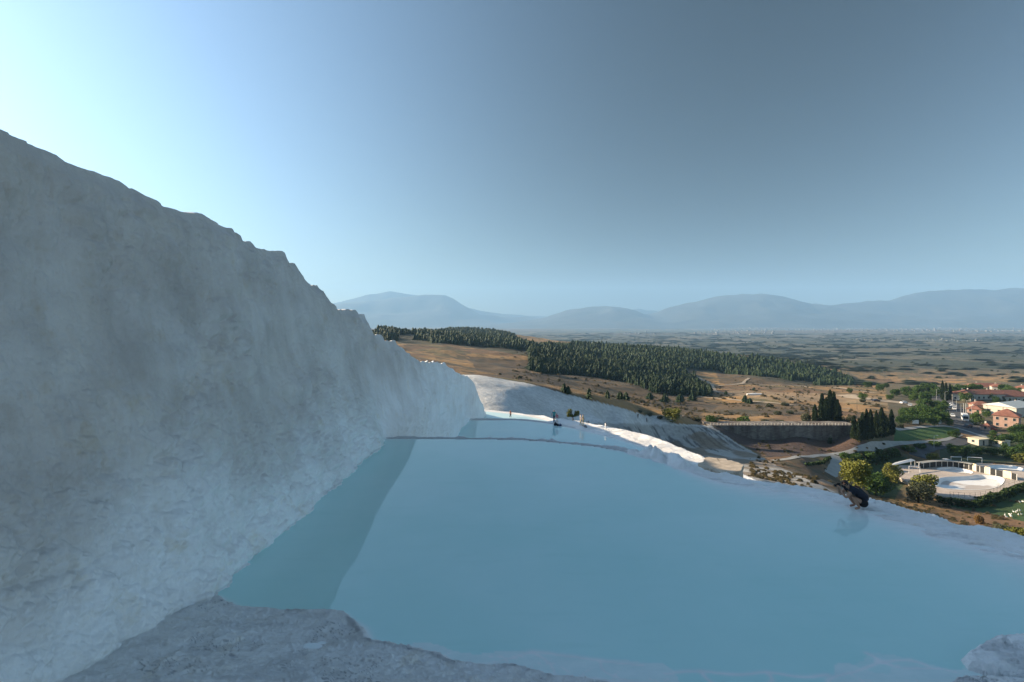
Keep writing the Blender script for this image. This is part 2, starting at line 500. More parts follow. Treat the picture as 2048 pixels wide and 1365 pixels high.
tz = np.where(inpoly(_q, _r, [(1792, 946), (1802, 934), (1850, 929), (1960, 925), (2110, 938), (2110, 962), (2046, 968), (2005, 984), (1940, 1000), (1885, 996), (1812, 966)]) & (ty > 135) & (ty < 205), np.minimum(tz - 1.5, -42.2), tz)
# project vertices to name regions of the survey
tpx = HX + tx / ty * F; tpy = HY + (CZ - tz) / ty * F
dry = np.array((0.35, 0.205, 0.08)); dirt = np.array((0.18, 0.105, 0.052)); scrub = np.array((0.075, 0.066, 0.034))
lawn = np.array((0.045, 0.11, 0.02)); white = np.array((0.62, 0.62, 0.60)); pale = np.array((0.40, 0.36, 0.30))
olive = np.array((0.10, 0.095, 0.042)); plainc = np.array((0.085, 0.09, 0.045))
col = np.tile(dry, (len(tx), 1))
def lay(mask, c):
    global col
    mask = np.clip(mask, 0, 1)[:, None]
    col = col * (1 - mask) + np.asarray(c) * mask
def region(poly, dmin, dmax, c, soft=0.0, nscale=6.0, namp=4.0, k=1.0):
    jx = fbm(tx / (nscale), ty / nscale, oct=3, seed=21) * namp
    jy = fbm(tx / (nscale), ty / nscale, oct=3, seed=22) * namp
    m = inpoly(tpx + jx, tpy + jy * 0.6, poly) & (ty > dmin) & (ty < dmax)
    lay(m * k, c)
n_big = fbm(tx / 40, ty / 40, oct=5, seed=31)
n_mid = fbm(tx / 8, ty / 8, oct=4, seed=33)
lay(sstep(0.02, 0.3, n_big), dirt)
lay(sstep(0.08, 0.35, n_mid) * 0.8, scrub)
lay(sstep(0.1, 0.4, fbm(tx / 18, ty / 26, oct=5, seed=35)) * 0.75, olive)
# the plain: strips of fields
pl = sstep(560, 900, ty) * sstep(-70, -62, -(tz - CZ) * -1 * -1 - 0) if False else sstep(600, 1000, ty) * (tz - CZ < -58)
cellx = np.floor((tx + 200 * fbm(tx / 900, ty / 900, seed=41)) / 170); celly = np.floor((ty + 0.3 * tx + 200 * fbm(tx / 900, ty / 900, seed=42)) / 120)
fh = _hash(cellx, celly, np.zeros_like(cellx), 5)
fcol = np.where((fh > 0.72)[:, None], np.array((0.11, 0.095, 0.055)), np.where((fh > 0.35)[:, None], plainc * 0.65, np.array((0.03, 0.042, 0.022))))
fcol = np.where((fh > 0.93)[:, None], np.array((0.17, 0.145, 0.10)), fcol)
lay(pl, 0); col = col + fcol * np.clip(pl, 0, 1)[:, None]
lay(far * sstep(0.0, 0.3, fbm(tx / 1500, ty / 700, oct=4, seed=9)) * 0.7, (0.13, 0.095, 0.075))
# travertine slope and road
region([(700, 740), (951, 750), (1060, 768), (1150, 793), (1250, 818), (1290, 832), (1345, 833), (1348, 848), (1425, 852), (1420, 864), (1200, 852), (1215, 870), (1000, 900), (700, 900)], 60, 205, white, nscale=3, namp=1.5)
region([(1190, 846), (1300, 850), (1425, 853), (1480, 890), (1560, 935), (1640, 970), (1700, 1000), (1600, 1010), (1400, 960), (1180, 900)], 60, 205, (0.42, 0.41, 0.38), nscale=3, namp=3)
strk = fbm(tx / 1.1 + ty / 6, ty / 7, oct=4, seed=55)
gm = inpoly(tpx, tpy, [(1205, 855), (1300, 853), (1420, 855), (1490, 900), (1420, 905), (1210, 890)]) & (ty > 120) & (ty < 205)
lay(gm * sstep(0.0, 0.3, strk) * 0.8, (0.09, 0.09, 0.09))
gm = inpoly(tpx, tpy, [(1400, 862), (1640, 960), (1600, 985), (1400, 930), (1330, 890)]) & (ty < 190)
lay(gm * sstep(-0.1, 0.25, n_mid) * 0.75, (0.20, 0.145, 0.09))
region([(1425, 855), (1700, 855), (1705, 890), (1600, 912), (1540, 915), (1480, 888)], 150, 204, (0.075, 0.05, 0.042), nscale=5, namp=3)
region([(1600, 885), (1720, 880), (1760, 890), (1700, 903), (1600, 912)], 150, 200, (0.10, 0.062, 0.045), nscale=5, namp=4)
lay((inpoly(tpx, tpy, [(1500, 985), (1560, 960), (1690, 955), (1700, 1000), (1600, 1000)]) & (ty < 140)) * sstep(-0.3, 0.2, n_mid) * 0.6, (0.36, 0.34, 0.31))
# darker scrub banks in the dry fields
for poly, a, b_ in [([(1060, 745), (1240, 752), (1330, 775), (1420, 800), (1300, 818), (1180, 800), (1080, 772), (930, 752)], 220, 420),
                    ([(1400, 812), (1440, 806), (1560, 806), (1640, 812), (1660, 822), (1560, 832), (1430, 828)], 210, 330),
                    ([(1300, 805), (1400, 800), (1440, 812), (1400, 830), (1320, 822)], 210, 330),
                    ([(1430, 743), (1700, 765), (1720, 775), (1600, 772), (1440, 768)], 430, 700),
                    ([(930, 712), (1062, 722), (1062, 752), (960, 748)], 300, 470)]:
    region(poly, a, b_, (0.055, 0.045, 0.03), nscale=12, namp=5, k=0.7)
region([(1460, 780), (1700, 790), (1800, 800), (1810, 812), (1700, 806), (1560, 802), (1450, 790)], 280, 430, (0.34, 0.24, 0.14), nscale=15, namp=3, k=0.7)
# forest floor
region([(740, 650), (1060, 690), (1400, 690), (1720, 770), (1600, 770), (1440, 742), (1380, 745), (1420, 795), (1320, 795), (1240, 752), (1060, 746), (1055, 712), (900, 690), (800, 688)], 380, 1500, (0.07, 0.062, 0.03), nscale=12, namp=3)
region([(1770, 768), (2300, 760), (2300, 880), (1925, 868), (1890, 850), (1790, 852), (1775, 815)], 190, 620, (0.085, 0.078, 0.045), nscale=9, namp=6, k=0.85)
# park lawns
region([(1786, 858), (1890, 853), (1920, 862), (1900, 876), (1790, 884)], 190, 260, lawn, nscale=5, namp=1)
region([(1890, 1012), (1960, 1004), (2060, 975), (2300, 960), (2300, 1060), (2060, 1046), (1990, 1030)], 100, 190, (0.03, 0.075, 0.015), nscale=5, namp=2)
region([(1690, 905), (1800, 905), (1830, 930), (1790, 1000), (1740, 990), (1700, 940)], 140, 190, (0.03, 0.06, 0.015), nscale=5, namp=2)
region([(1880, 880), (2300, 880), (2300, 925), (1880, 925)], 170, 240, (0.05, 0.07, 0.03), nscale=5, namp=2)
tone = np.zeros(len(tx))
gme = np_mesh('ground', np.stack([tx, ty, tz], -1), grid_faces(ny, nu)[:, ::-1], {'ground_colour': col})
# reversed winding keeps normals up
_n = gme.polygons[1000].normal
if _n.z < 0: gme.flip_normals()
ground = tag(link('ground', gme, M['ground']), kind='structure')
_tri = grid_faces(ny, nu)
BV = BVHTree.FromPolygons(np.stack([tx, ty, tz], -1).tolist(), _tri.tolist())
def gz(x, y):
    h = BV.ray_cast(Vector((x, y, 500)), Vector((0, 0, -1)))
    return h[0].z if h[0] is not None else -40.0
def hit(px, py, dmin=0):
    d = Vector(((px - HX) / F, 1.0, -(py - HY) / F)).normalized()
    o = Vector((0, 0, CZ)) + d * dmin
    h = BV.ray_cast(o, d)
    return h[0]
def hitd(px, d):
    """point on the ground at this photo column and distance"""
    x = (px - HX) / F * d
    return Vector((x, d, gz(x, d)))

# wide floor of the valley below and around everything
S = 17500
fl = MB(); fl.add([(-S, -S, -122), (S, -S, -122), (S, S, -122), (-S, S, -122)], [(0, 1, 2, 3)])
M['plain'] = plain('valley_floor', (0.10, 0.095, 0.05), 0.95, 0.3, 0.004)
tag(fl.build('valley_floor', M['plain']), kind='structure')

# ================================================================== MOUNTAINS
M['mountain'] = plain('mountain_scrub', (0.045, 0.048, 0.04), 0.95, 0.35, 0.002)
def mountain(name, prof, d, depth0, depth1, seed, zbase=-121.5):
    xs_ = np.arange(prof[0][0], prof[-1][0] + 1, 7.0)
    pyy = np.interp(xs_, [p[0] for p in prof], [p[1] for p in prof])
    X0 = (xs_ - HX) / F * d
    ridge = CZ - (pyy - HY) / F * d
    rows = 60
    tt = np.linspace(-1, 1, rows)
    T, I = np.meshgrid(tt, np.arange(len(xs_)), indexing='ij')
    X = X0[I]; Y = d + np.where(T < 0, T * depth0, T * depth1)
    sh = np.clip(1 - np.abs(T), 0, 1) ** 1.25
    rg = 1 - np.abs(fbm(X / 1500, Y / 2200, oct=5, seed=seed))
    h = (ridge[I] - zbase) * sh
    det = (rg - 0.75) * 330 * sstep(0, 0.35, 1 - np.abs(T)) * sstep(0.0, 0.3, np.abs(T))
    small = fbm(X / 420, Y / 420, oct=4, seed=seed + 5) * 38 * sstep(0.0, 0.2, 1 - np.abs(T))
    Z = zbase + np.maximum(0, h + det * np.clip(h / 500, 0, 1) + small)
    me = np_mesh(name, np.stack([X, Y, Z], -1).reshape(-1, 3), grid_faces(rows, len(xs_)))
    if me.polygons[len(me.polygons) // 3].normal.z < 0: me.flip_normals()
    return tag(link(name, me, M['mountain']), kind='structure')
mountain('mountain_range', [(930, 652), (1000, 648), (1060, 642), (1090, 636), (1130, 622), (1170, 615), (1210, 612), (1250, 617), (1290, 627), (1312, 625), (1345, 612), (1390, 603), (1430, 592), (1480, 587), (1530, 588), (1570, 595), (1610, 603), (1660, 612), (1690, 607), (1730, 601), (1780, 600), (1830, 585), (1870, 580), (1930, 578), (2048, 576), (2200, 572), (2380, 590)], 12000, 2600, 2600, 71)
mountain('far_mountain', [(450, 640), (560, 625), (640, 612), (690, 606), (740, 600), (800, 595), (850, 590), (890, 591), (910, 598), (930, 611), (960, 628), (1000, 634), (1050, 633), (1100, 636), (1200, 640), (1300, 644)], 13800, 2200, 1600, 77)
mountain('farthest_mountain', [(480, 640), (620, 620), (690, 602), (740, 588), (780, 582), (830, 590), (900, 606), (960, 622), (1040, 630), (1130, 633), (1240, 624), (1280, 617), (1320, 624), (1400, 640)], 15600, 1200, 1600, 79)

# ================================================================== CLIFF
sil = [(-420, 130), (-200, 195), (0, 264), (44, 279), (110, 308), (127, 321), (154, 332), (193, 343), (237, 360), (255, 374), (286, 390), (312, 402), (325, 413), (360, 420), (404, 427), (422, 440), (444, 450), (464, 455), (469, 464), (481, 472), (485, 482), (503, 484), (512, 495), (541, 498), (570, 503), (576, 523), (589, 526), (604, 549), (624, 573), (633, 576), (650, 600), (670, 617), (703, 623), (726, 626), (732, 644), (741, 658), (744, 668), (761, 669), (767, 679), (789, 680), (793, 689), (801, 691), (818, 709), (823, 715), (833, 717), (845, 724), (889, 726), (894, 736), (905, 739), (917, 746), (930, 752), (943, 760), (950, 772), (956, 789), (961, 802), (965, 815), (969, 826), (971, 834)]
crest = []
KS = 0.30
for px, py in sil:
    u = (px - HX) / F; v = -(py - HY) / F
    d = -(7.3 + KS * CZ) / (u + KS * v) if (u + KS * v) < 0 else 999
    z = CZ + v * d
    if z < 1.5 or px > 880:
        x0 = -7.5 - KS * max(z, 0)
        for _ in range(12):
            x0 = float(np.interp(d, [60, 68, 85, 97, 109, 118], [-7.9, -7.5, -6.5, -6.0, -5.8, -5.5])) - KS * max(z, 0)
            d = 0.5 * d + 0.5 * (x0 / u); z = CZ + v * d
    crest.append((u * d, d, z))
crest = np.array(crest)
# keep distance growing along the crest
for i in range(1, len(crest)):
    if crest[i, 1] < crest[i - 1, 1] + 0.05:
        k = (crest[i - 1, 1] + 0.05) / crest[i, 1]
        v = (crest[i, 2] - CZ) / crest[i, 1]; u = crest[i, 0] / crest[i, 1]
        d = crest[i - 1, 1] + 0.05
        crest[i] = (u * d, d, CZ + v * d)
crest = np.vstack([[crest[0, 0] - 1.5, -14, crest[0, 2] + 1.0], crest, [crest[-1, 0] - 6, crest[-1, 1] + 8, crest[-1, 2] - 0.5], [crest[-1, 0] - 22, crest[-1, 1] + 14, crest[-1, 2]]])
# columns: dense where they show
s_col = np.concatenate([np.linspace(-14, 7.2, 24), 8250 / np.linspace(8250 / 7.5, 8250 / 116, 800), np.linspace(116.5, crest[-1, 1], 20)])
cx = np.interp(s_col, crest[:, 1], crest[:, 0]); cz = np.interp(s_col, crest[:, 1], crest[:, 2])
cz = cz + np.clip(s_col / 40, 0.4, 1.2) * (0.14 * fbm(s_col * 1.6, s_col * 0 + 3.3, oct=5, seed=88) + 0.08 * np.round(1.6 * vnoise(s_col * 0.9, s_col * 0, seed=89)))
def base_x(y):
    b = np.interp(y, [-14, 5, 9.0, 10.4, 12, 13.7, 20, 32, 60, 68, 85, 97, 109, 118, 124, 132], [-9.5, -9.2, -8.9, -8.6, -8.0, -7.35, -7.3, -7.35, -7.7, -7.6, -6.6, -6.1, -5.8, -5.5, -10, -24])
    return b
bx = base_x(s_col)
NR, NB = 520, 26
zlow = -16.0
# rows: 0..NR-1 face from bottom up, then plateau behind the crest
t = np.linspace(0, 1, NR)
T, CI = np.meshgrid(t, np.arange(len(s_col)), indexing='ij')
CZc, CXc, BXc, YC = cz[CI], cx[CI], bx[CI], s_col[CI]
z_bot = np.interp(YC, [30, 36], [-0.9, zlow])
ZZ = z_bot + (CZc - z_bot) * T
h = np.clip(ZZ / np.maximum(CZc, 0.5), 0, 1)              # 0 at water level, 1 at crest
g = h + 0.10 * np.sin(h * math.pi) - 0.16 * (1 - h) ** 3 * np.where(h > 0, 1, 1) + 0.16 * (1 - h) ** 5
XX = np.where(ZZ > 0, BXc + (CXc - BXc) * np.clip(g, 0, 1.2), BXc + 0.02 * (ZZ))
XX = np.where(CZc < 0.6, BXc + (CXc - BXc) * np.clip(T, 0, 1) ** 2, XX)
# relief
edge = sstep(0, 0.05, 1 - T)
near = np.interp(YC, [8, 40, 120], [1, 0.9, 0.6])
lowm = sstep(4.4, 1.4, ZZ + 1.2 * fbm(YC / 2.5, ZZ / 2.5, seed=2)) * sstep(40, 26, YC)
f1, f2 = worley(YC / 1.15 + 0.35 * fbm(YC / 0.9, ZZ / 0.9, seed=4), ZZ / 0.95 + 0.35 * fbm(YC / 0.9, ZZ / 0.9, seed=6), seed=8)
lump = 1 - (2 * f1 / (f1 + f2)) ** 2
g1, g2 = worley(YC / 0.42 + 0.3 * fbm(YC / .4, ZZ / .4, seed=14), ZZ / 0.40, seed=18)
lump2 = 1 - (2 * g1 / (g1 + g2)) ** 2
k1, k2 = worley(YC / 2.6 + 0.4 * fbm(YC / 2, ZZ / 2, seed=24), ZZ / 2.0, seed=28)
big = (1 - np.clip(k1 / 0.8, 0, 1) ** 2)
dsp = 0.55 * fbm(YC / 6.5, ZZ / 14, oct=3, seed=51) * np.clip(near, 0, 1)
h1, h2 = worley(YC / 0.20 + 0.3 * fbm(YC / .2, ZZ / .2, seed=34), ZZ / 0.19, seed=38)
lump3 = 1 - (2 * h1 / (h1 + h2)) ** 2
dsp += lowm * (0.36 * lump * (0.65 + 0.35 * vnoise(YC / 1.5, ZZ / 1.5, seed=63)) + 0.17 * lump2 * (0.6 + 0.4 * vnoise(YC / 0.8, ZZ / 0.8, seed=64)) + 0.07 * lump3) + (1 - lowm) * (0.20 * lump * sstep(-0.4, 0.5, vnoise(YC / 3, ZZ / 3, seed=65)) + 0.10 * lump2 * sstep(-0.3, 0.4, vnoise(YC / 2, ZZ / 2, seed=66)) + 0.035 * lump3 + 0.34 * big * vnoise(YC / 5, ZZ / 4, seed=61))
dsp += 0.11 * fbm(YC * 1.7, ZZ * 0.28, oct=4, seed=71) + 0.03 * fbm(YC * 5.5, ZZ * 1.3, oct=3, seed=73)
dsp += 0.022 * fbm(YC * 9, ZZ * 7, oct=3, seed=75) * (0.4 + lowm)
# overhanging ledges here and there
led = vnoise(YC / 3.2, ZZ / 1.4, seed=81)
dsp += 0.10 * sstep(0.1, 0.8, led) * (1 - 0.6 * lowm)
dsp *= (0.15 + 0.85 * edge) * sstep(-0.4, 0.5, ZZ + 0.35 + (YC > 33) * 20)
XX = XX + dsp * 0.93; ZZ2 = ZZ + dsp * 0.28 * edge
FX, FY, FZ = XX, YC + 0 * XX, ZZ2
tone_c = sstep(0.6, 4.2, ZZ + 1.5 * fbm(YC / 3, ZZ / 5, oct=4, seed=91) + 0.0) * 0.95
tone_c = tone_c * np.interp(YC, [10, 30, 60, 110], [1, 0.85, 0.55, 0.35])
tone_c = np.clip(tone_c + 0.20 * lump * 0 + 0.15 * fbm(YC / 1.2, ZZ / 1.2, oct=3, seed=93), 0, 1)
stain_shade_c = 0.35 * sstep(0.06, 0.0, np.abs(ZZ - 0.05)) * (YC < 33) * sstep(-0.2, 0.3, fbm(YC * 1.5, ZZ * 3, oct=3, seed=95))
crease_shade = sstep(0.12, 0.02, f2 - f1) * lowm  # crease shade painted into the colour between the lumps
stain_shade_c = np.clip(stain_shade_c + 0.10 * crease_shade, 0, 1)
# plateau rows
PX = []; PZ = []
for i in range(1, NB + 1):
    q = (i / NB) ** 2.2 * 60
    dro = np.where(cz > CZ + 0.5, 0.03, 0.40)
    PX.append(cx - q); PZ.append(np.maximum(cz - q * dro + 0.10 * fbm(s_col / 1.5, np.full_like(s_col, q), oct=3, seed=97) * min(1, q * 2), -17))
PX = np.array(PX); PZ = np.array(PZ); PY = np.tile(s_col, (NB, 1))
AX = np.vstack([FX, PX]); AY = np.vstack([FY, PY]); AZ = np.vstack([FZ, PZ])
tone_a = np.vstack([tone_c, np.tile(0.25, PX.shape)]); stain_shade_a = np.vstack([stain_shade_c, np.zeros(PX.shape)])
cme = np_mesh('cliff', np.stack([AX, AY, AZ], -1).reshape(-1, 3), grid_faces(NR + NB, len(s_col)), {'tone': tone_a.ravel(), 'stain': stain_shade_a.ravel()})
if cme.polygons[len(s_col) * 200 + 400].normal.x < 0: cme.flip_normals()
tag(link('travertine_cliff', cme, M['travertine']), kind='structure')

# ================================================================== BIG POOL
rim_px = [(2500, 1230), (2200, 1120), (2048, 1075), (2005, 1066), (1965, 1056), (1900, 1047), (1830, 1028), (1740, 1003), (1680, 990), (1600, 975), (1540, 967), (1480, 958), (1440, 950), (1400, 941), (1360, 928), (1320, 917), (1250, 902), (1180, 891), (1100, 883), (1030, 879), (940, 877), (770, 877), (600, 877)]
rim_pts = [Wz(a, b_, 0)[:2] for a, b_ in rim_px]
rim_pts = smooth_poly(rim_pts, 4)
shelf_px = [(100, 1195), (300, 1200), (435, 1196), (480, 1214), (560, 1223), (655, 1226), (692, 1231), (715, 1254), (750, 1284), (800, 1297), (850, 1311), (900, 1325), (960, 1332), (1030, 1338), (1090, 1350), (1170, 1362), (1300, 1385), (1500, 1400), (1640, 1385), (1900, 1395), (2400, 1420)]
shelf_pts = [Wz(a, b_, 0)[:2] for a, b_ in shelf_px]
pys = np.concatenate([np.linspace(862, 970, 95), np.linspace(971.5, 1150, 70), np.linspace(1152, 1440, 170), np.linspace(1450, 2600, 24)])
pus = np.concatenate([np.linspace(-1.25, -1.0, 6), np.linspace(-0.95, 1.02, 880), np.linspace(1.06, 1.5, 12)])
yy = CZ * F / (pys - HY)
PYg, PUg = np.meshgrid(yy, pus, indexing='ij')
PXg = PYg * PUg
gx, gy = PXg.ravel(), PYg.ravel()
jx = 0.10 * fbm(gx * 1.3, gy * 1.3, oct=4, seed=101); jy = 0.10 * fbm(gx * 1.3, gy * 1.3, oct=4, seed=103)
s_rim, a_rim = polyline_sd(gx + jx * 1.2, gy + jy * 1.2, rim_pts)
s_sh, a_sh = polyline_sd(gx + jx, gy + jy, shelf_pts)
# rim polyline runs right -> far -> left, inside is on its left
Lr = a_rim
far_edge = sstep(15, 19, gy)[...] * sstep(9.5, 6.0, gx)      # far part: narrow, slightly raised lip
far_edge = sstep(9.0, 6.5, gx) * sstep(20, 23, gy)
wdt = 2.6 * (1 - far_edge) + 0.4 * far_edge
lip = 0.035 * (1 - far_edge) + 0.055 * far_edge
sflat = np.interp(gx, [6.5, 9, 12.6, 16, 19], [0.15, 0.8, 1.4, 2.6, 3.4]) * (1 + 0.5 * fbm(gx / 1.5, gy / 1.5, oct=3, seed=171)) * (1 - far_edge) + 0.08 * far_edge
ins0 = np.maximum(s_rim, 0)
ins = np.maximum(ins0 - sflat, 0)
zf = lip - (0.75 + lip) * (1 - np.exp(-(ins / wdt) ** (1.6 - 0.2 * far_edge))) - (1 - far_edge) * 0.03 * np.clip(ins0 / np.maximum(sflat, 0.05), 0, 1)
zf += (1 - far_edge) * (0.035 * fbm(gx / 1.4 + gy / 4, (gy + gx * 0.4) / 0.4, oct=4, seed=107) + 0.03 * fbm(gx * 1.6, gy * 2.4, oct=4, seed=108)) * np.exp(-ins / 2)
out_ = np.maximum(-s_rim, 0)
zo = lip - 0.10 * np.minimum(out_, 0.3) - np.maximum(out_ - 0.25, 0) * 1.9 + 0.30 * fbm(gx / 0.6, gy / 0.6, oct=4, seed=109) * np.clip(out_ * 2 + 0.15, 0, 1)
zf = np.where(s_rim >= 0, zf, np.maximum(zo, -14))
# lumpy sunlit crust ridge standing outside the rim
rpl = [Wz(a, b_, 0.0)[:2] for a, b_ in [(1262, 899), (1300, 905), (1345, 916), (1385, 930), (1418, 942)]]
sr, ar = polyline_sd(gx, gy, rpl)
La = sum(math.dist(p, q) for p, q in zip(rpl[:-1], rpl[1:]))
endm = np.clip(ar / (0.18 * La), 0, 1) * np.clip((La - ar) / (0.3 * La), 0, 1)
w1, w2 = worley(gx / 0.75, gy / 0.9, seed=111)
ridge_h = (0.16 + 0.34 * (1 - (2 * w1 / (w1 + w2)) ** 2) + 0.34 * fbm(gx / 0.4, gy / 0.5, oct=3, seed=113)) * np.exp(-((sr + 0.55) / 0.45) ** 2) * endm
zf = np.where(ridge_h > 0.02, np.maximum(zf, -0.05) + ridge_h, zf)
# near shelf
shin = np.maximum(-s_sh, 0)
w1, w2 = worley(gx / 0.85 + 0.5 * fbm(gx / .7, gy / .7, oct=3, seed=121), gy / 0.45 + 0.5 * fbm(gx / .7, gy / .7, oct=3, seed=122), seed=123)
dam = np.exp(-((w2 - w1) / 0.09) ** 2)
patch = sstep(-0.15, 0.35, fbm(gx / 1.6, gy / 0.9, oct=3, seed=125))
m1, m2 = worley(gx / 0.30 + 0.6 * fbm(gx / .4, gy / .4, oct=2, seed=151), gy / 0.15 + 0.6 * fbm(gx / .4, gy / .4, oct=2, seed=152), seed=153)
mdam = np.exp(-((m2 - m1) / 0.12) ** 2) * sstep(-0.05, 0.3, fbm(gx / 1.1, gy / 0.6, oct=3, seed=155))
cf = fbm(gx / 2.4 + 0.5 * fbm(gx / .5, gy / .3, oct=2, seed=161), gy / 1.0 + 0.5 * fbm(gx / .5, gy / .3, oct=2, seed=162), oct=4, seed=163, gain=0.45)
ct = cf * 6.0
ctl = sstep(0.10, 0.02, np.abs(ct - np.floor(ct) - 0.5)) * sstep(-0.12, 0.2, fbm(gx / 1.5, gy / 0.8, oct=3, seed=165))
zs = 0.02 * mdam + 0.022 * sstep(0.42, 0.58, ct - np.floor(ct)) + 0.018 * np.floor(ct) * 0.6 + 0.05 + 0.05 * (1 - np.exp(-shin / 0.4)) + 0.05 * fbm(gx / 2.5, gy / 1.5, oct=4, seed=127) + 0.018 * fbm(gx * 4, gy * 7, oct=5, seed=129) + 0.035 * dam * patch * (0.3 + 0.7 * sstep(0, 0.6, shin))
hole1 = np.exp(-(((gx + 4.05 + 2.5 * jx) / 0.36) ** 2 + ((gy - 11.65 + 2.5 * jy) / 0.22) ** 2)); zs -= 0.13 * hole1
zs += 0.05 * np.exp(-((shin - 0.09) / 0.09) ** 2)
fac = sstep(-0.03, 0.22, s_sh + 0.0)
deep = np.exp(-np.maximum(s_sh, 0) / 1.6)
zf = np.minimum(zf, 10)
zbas = np.where(s_rim > 0.0, np.minimum(zf, zf * (1 - deep) + (-0.16) * deep), zf)
zf = np.where(s_sh > -0.03, zs * (1 - fac) + zbas * fac, zs)
# thin rimstone ridges just breaking the surface, and two mounds at the lower right
def ridge_line(pts_px, hgt, wid):
    global zf, ridged
    pl_ = smooth_poly([Wz(a, b_, 0)[:2] for a, b_ in pts_px], 4)
    s_, a_ = polyline_sd(gx + jx * 0.6, gy + jy * 0.6, pl_)
    e = np.exp(-(s_ / wid) ** 2)
    tgt = hgt * (0.75 + 0.5 * fbm(gx * 2, gy * 2, oct=3, seed=131))
    zf = np.where(e > 0.02, np.maximum(zf, zf * (1 - e) + tgt * e), zf)
ridge_line([(955, 1331), (1010, 1320), (1062, 1303), (1130, 1311), (1220, 1324), (1288, 1331)], -0.008, 0.10)
ridge_line([(1062, 1303), (1095, 1322), (1108, 1345)], -0.008, 0.09)
ridge_line([(1200, 1325), (1210, 1345), (1260, 1362), (1330, 1372)], -0.008, 0.09)
ridge_line([(1000, 1336), (1080, 1350), (1190, 1360), (1300, 1368)], -0.008, 0.11)
ridge_line([(1330, 1350), (1400, 1342), (1470, 1350), (1540, 1346), (1610, 1356), (1655, 1350)], -0.008, 0.08)
ridge_line([(1400, 1342), (1415, 1360), (1440, 1375)], -0.008, 0.07)
ridge_line([(1540, 1346), (1548, 1362), (1530, 1378)], -0.008, 0.07)
ridge_line([(1760, 1325), (1810, 1338), (1870, 1336), (1915, 1345)], -0.008, 0.08)
ridge_line([(1735, 1308), (1760, 1325), (1720, 1344), (1668, 1355), (1655, 1372)], -0.008, 0.10)
ridge_line([(1760, 1326), (1820, 1322), (1850, 1330)], -0.008, 0.10)
v1, v2 = worley(gx / 0.7 + 0.5 * fbm(gx / .6, gy / .6, oct=3, seed=181), gy / 0.42 + 0.5 * fbm(gx / .6, gy / .6, oct=3, seed=182), seed=183)
lace_zone = np.exp(-np.maximum(s_sh, 0) / 0.55) * sstep(-0.1, 0.25, fbm(gx / 1.8, gy / 1.2, oct=2, seed=185)) * (s_sh > -0.05) * (gx > -3.2) * (s_rim > 3)
lace = np.exp(-((v2 - v1) / 0.13) ** 2) * sstep(0.15, 0.5, lace_zone)
zf = np.where(lace > 0.03, np.maximum(zf, zf * (1 - lace) - 0.006 * lace), zf)
zf = np.where((lace_zone > 0.2) & (s_sh > 0), np.maximum(zf, -0.13), zf)
subm = inpoly(gx, gy, [Wz(a, b_, 0)[:2] for a, b_ in [(955, 1331), (1062, 1303), (1290, 1331), (1340, 1385), (1000, 1385)]])
zf = np.where(subm, np.maximum(zf, -0.17 + 0.05 * fbm(gx, gy, oct=3, seed=133)), zf)
subm = inpoly(gx + jx * 3, gy + jy * 3, [Wz(a, b_, 0)[:2] for a, b_ in [(1700, 1365), (1740, 1310), (1830, 1318), (1900, 1340), (2040, 1330), (2040, 1420), (1700, 1420)]])
zf = np.where(subm, np.maximum(zf, -0.22 + 0.07 * fbm(gx * 1.2, gy * 1.2, oct=3, seed=134)), zf)
for poly, hh in [([(2200, 1258), (2110, 1262), (2048, 1268), (2000, 1271), (1962, 1284), (1940, 1300), (1928, 1316), (1940, 1332), (1975, 1343), (2048, 1350), (2200, 1362)], 0.17),
                 ([(2200, 1352), (2048, 1356), (1940, 1351), (1912, 1356), (1898, 1372), (1905, 1420), (2200, 1460)], 0.15)]:
    pp = [Wz(a, b_, 0.08)[:2] for a, b_ in poly]
    s_, a_ = polyline_sd(gx + jx * 0.7, gy + jy * 0.7, pp + [pp[0]])
    inn = inpoly(gx + jx * 0.7, gy + jy * 0.7, pp)
    e = np.where(inn, np.abs(s_), -np.abs(s_))
    top = hh * (1 - np.exp(-np.maximum(e + 0.04, 0) / 0.10)) + 0.05 * fbm(gx * 1.5, gy * 2.2, oct=5, seed=136) + 0.03 * sstep(0.4, 0.6, ct - np.floor(ct)) + 0.010 * np.sin(gx * 42 + 3 * fbm(gx * 3, gy * 3, seed=138)) * np.exp(-np.maximum(e, 0) / 0.25)
    zf = np.where(e > -0.03, np.maximum(zf, top), zf)
shade_rows = PYg.ravel()
tone_p = np.clip(0.18 + 0.4 * fbm(gx / 1.5, gy / 1.5, oct=4, seed=141) * 1.0, 0, 0.6)
tone_p = np.where(s_sh < 0, tone_p * 0.2, tone_p * 0.15)
st = np.zeros(len(gx))
sh_zone = (s_sh < 0.05)
n_st = fbm(gx / 0.9, gy / 0.35, oct=5, seed=143)
m_c = sstep(0.0, 0.3, fbm(gx / 1.0, gy / 0.6, oct=3, seed=144))
st += sh_zone * (0.75 * ctl * m_c + 0.06 * sstep(0.0, 0.4, fbm(gx / 2.6, gy / 1.3, oct=4, seed=142)) + 0.20 * sstep(0.24, 0.42, n_st))
st += sh_zone * 0.5 * sstep(0.07, 0.01, np.abs(shin - 0.10 - 0.06 * fbm(gx * 2, gy * 2, oct=3, seed=149))) * sstep(-0.05, 0.3, fbm(gx * 1.4, gy * 1.4, oct=3, seed=145))
st += far_edge * sstep(0.35, 0.15, np.abs(s_rim - 0.05)) * 0.5  # dark lip line: wet brown, with shade and reflection painted in
rb = (1 - far_edge) * sstep(1.2, 0.0, ins) * (s_rim > -0.1)
st += rb * (0.03 + 0.35 * sstep(0.10, 0.42, fbm(gx / 1.6 - gy / 3, (gy + gx * 0.35) / 0.22, oct=4, seed=147)) * sstep(0.25, 0.9, s_rim))
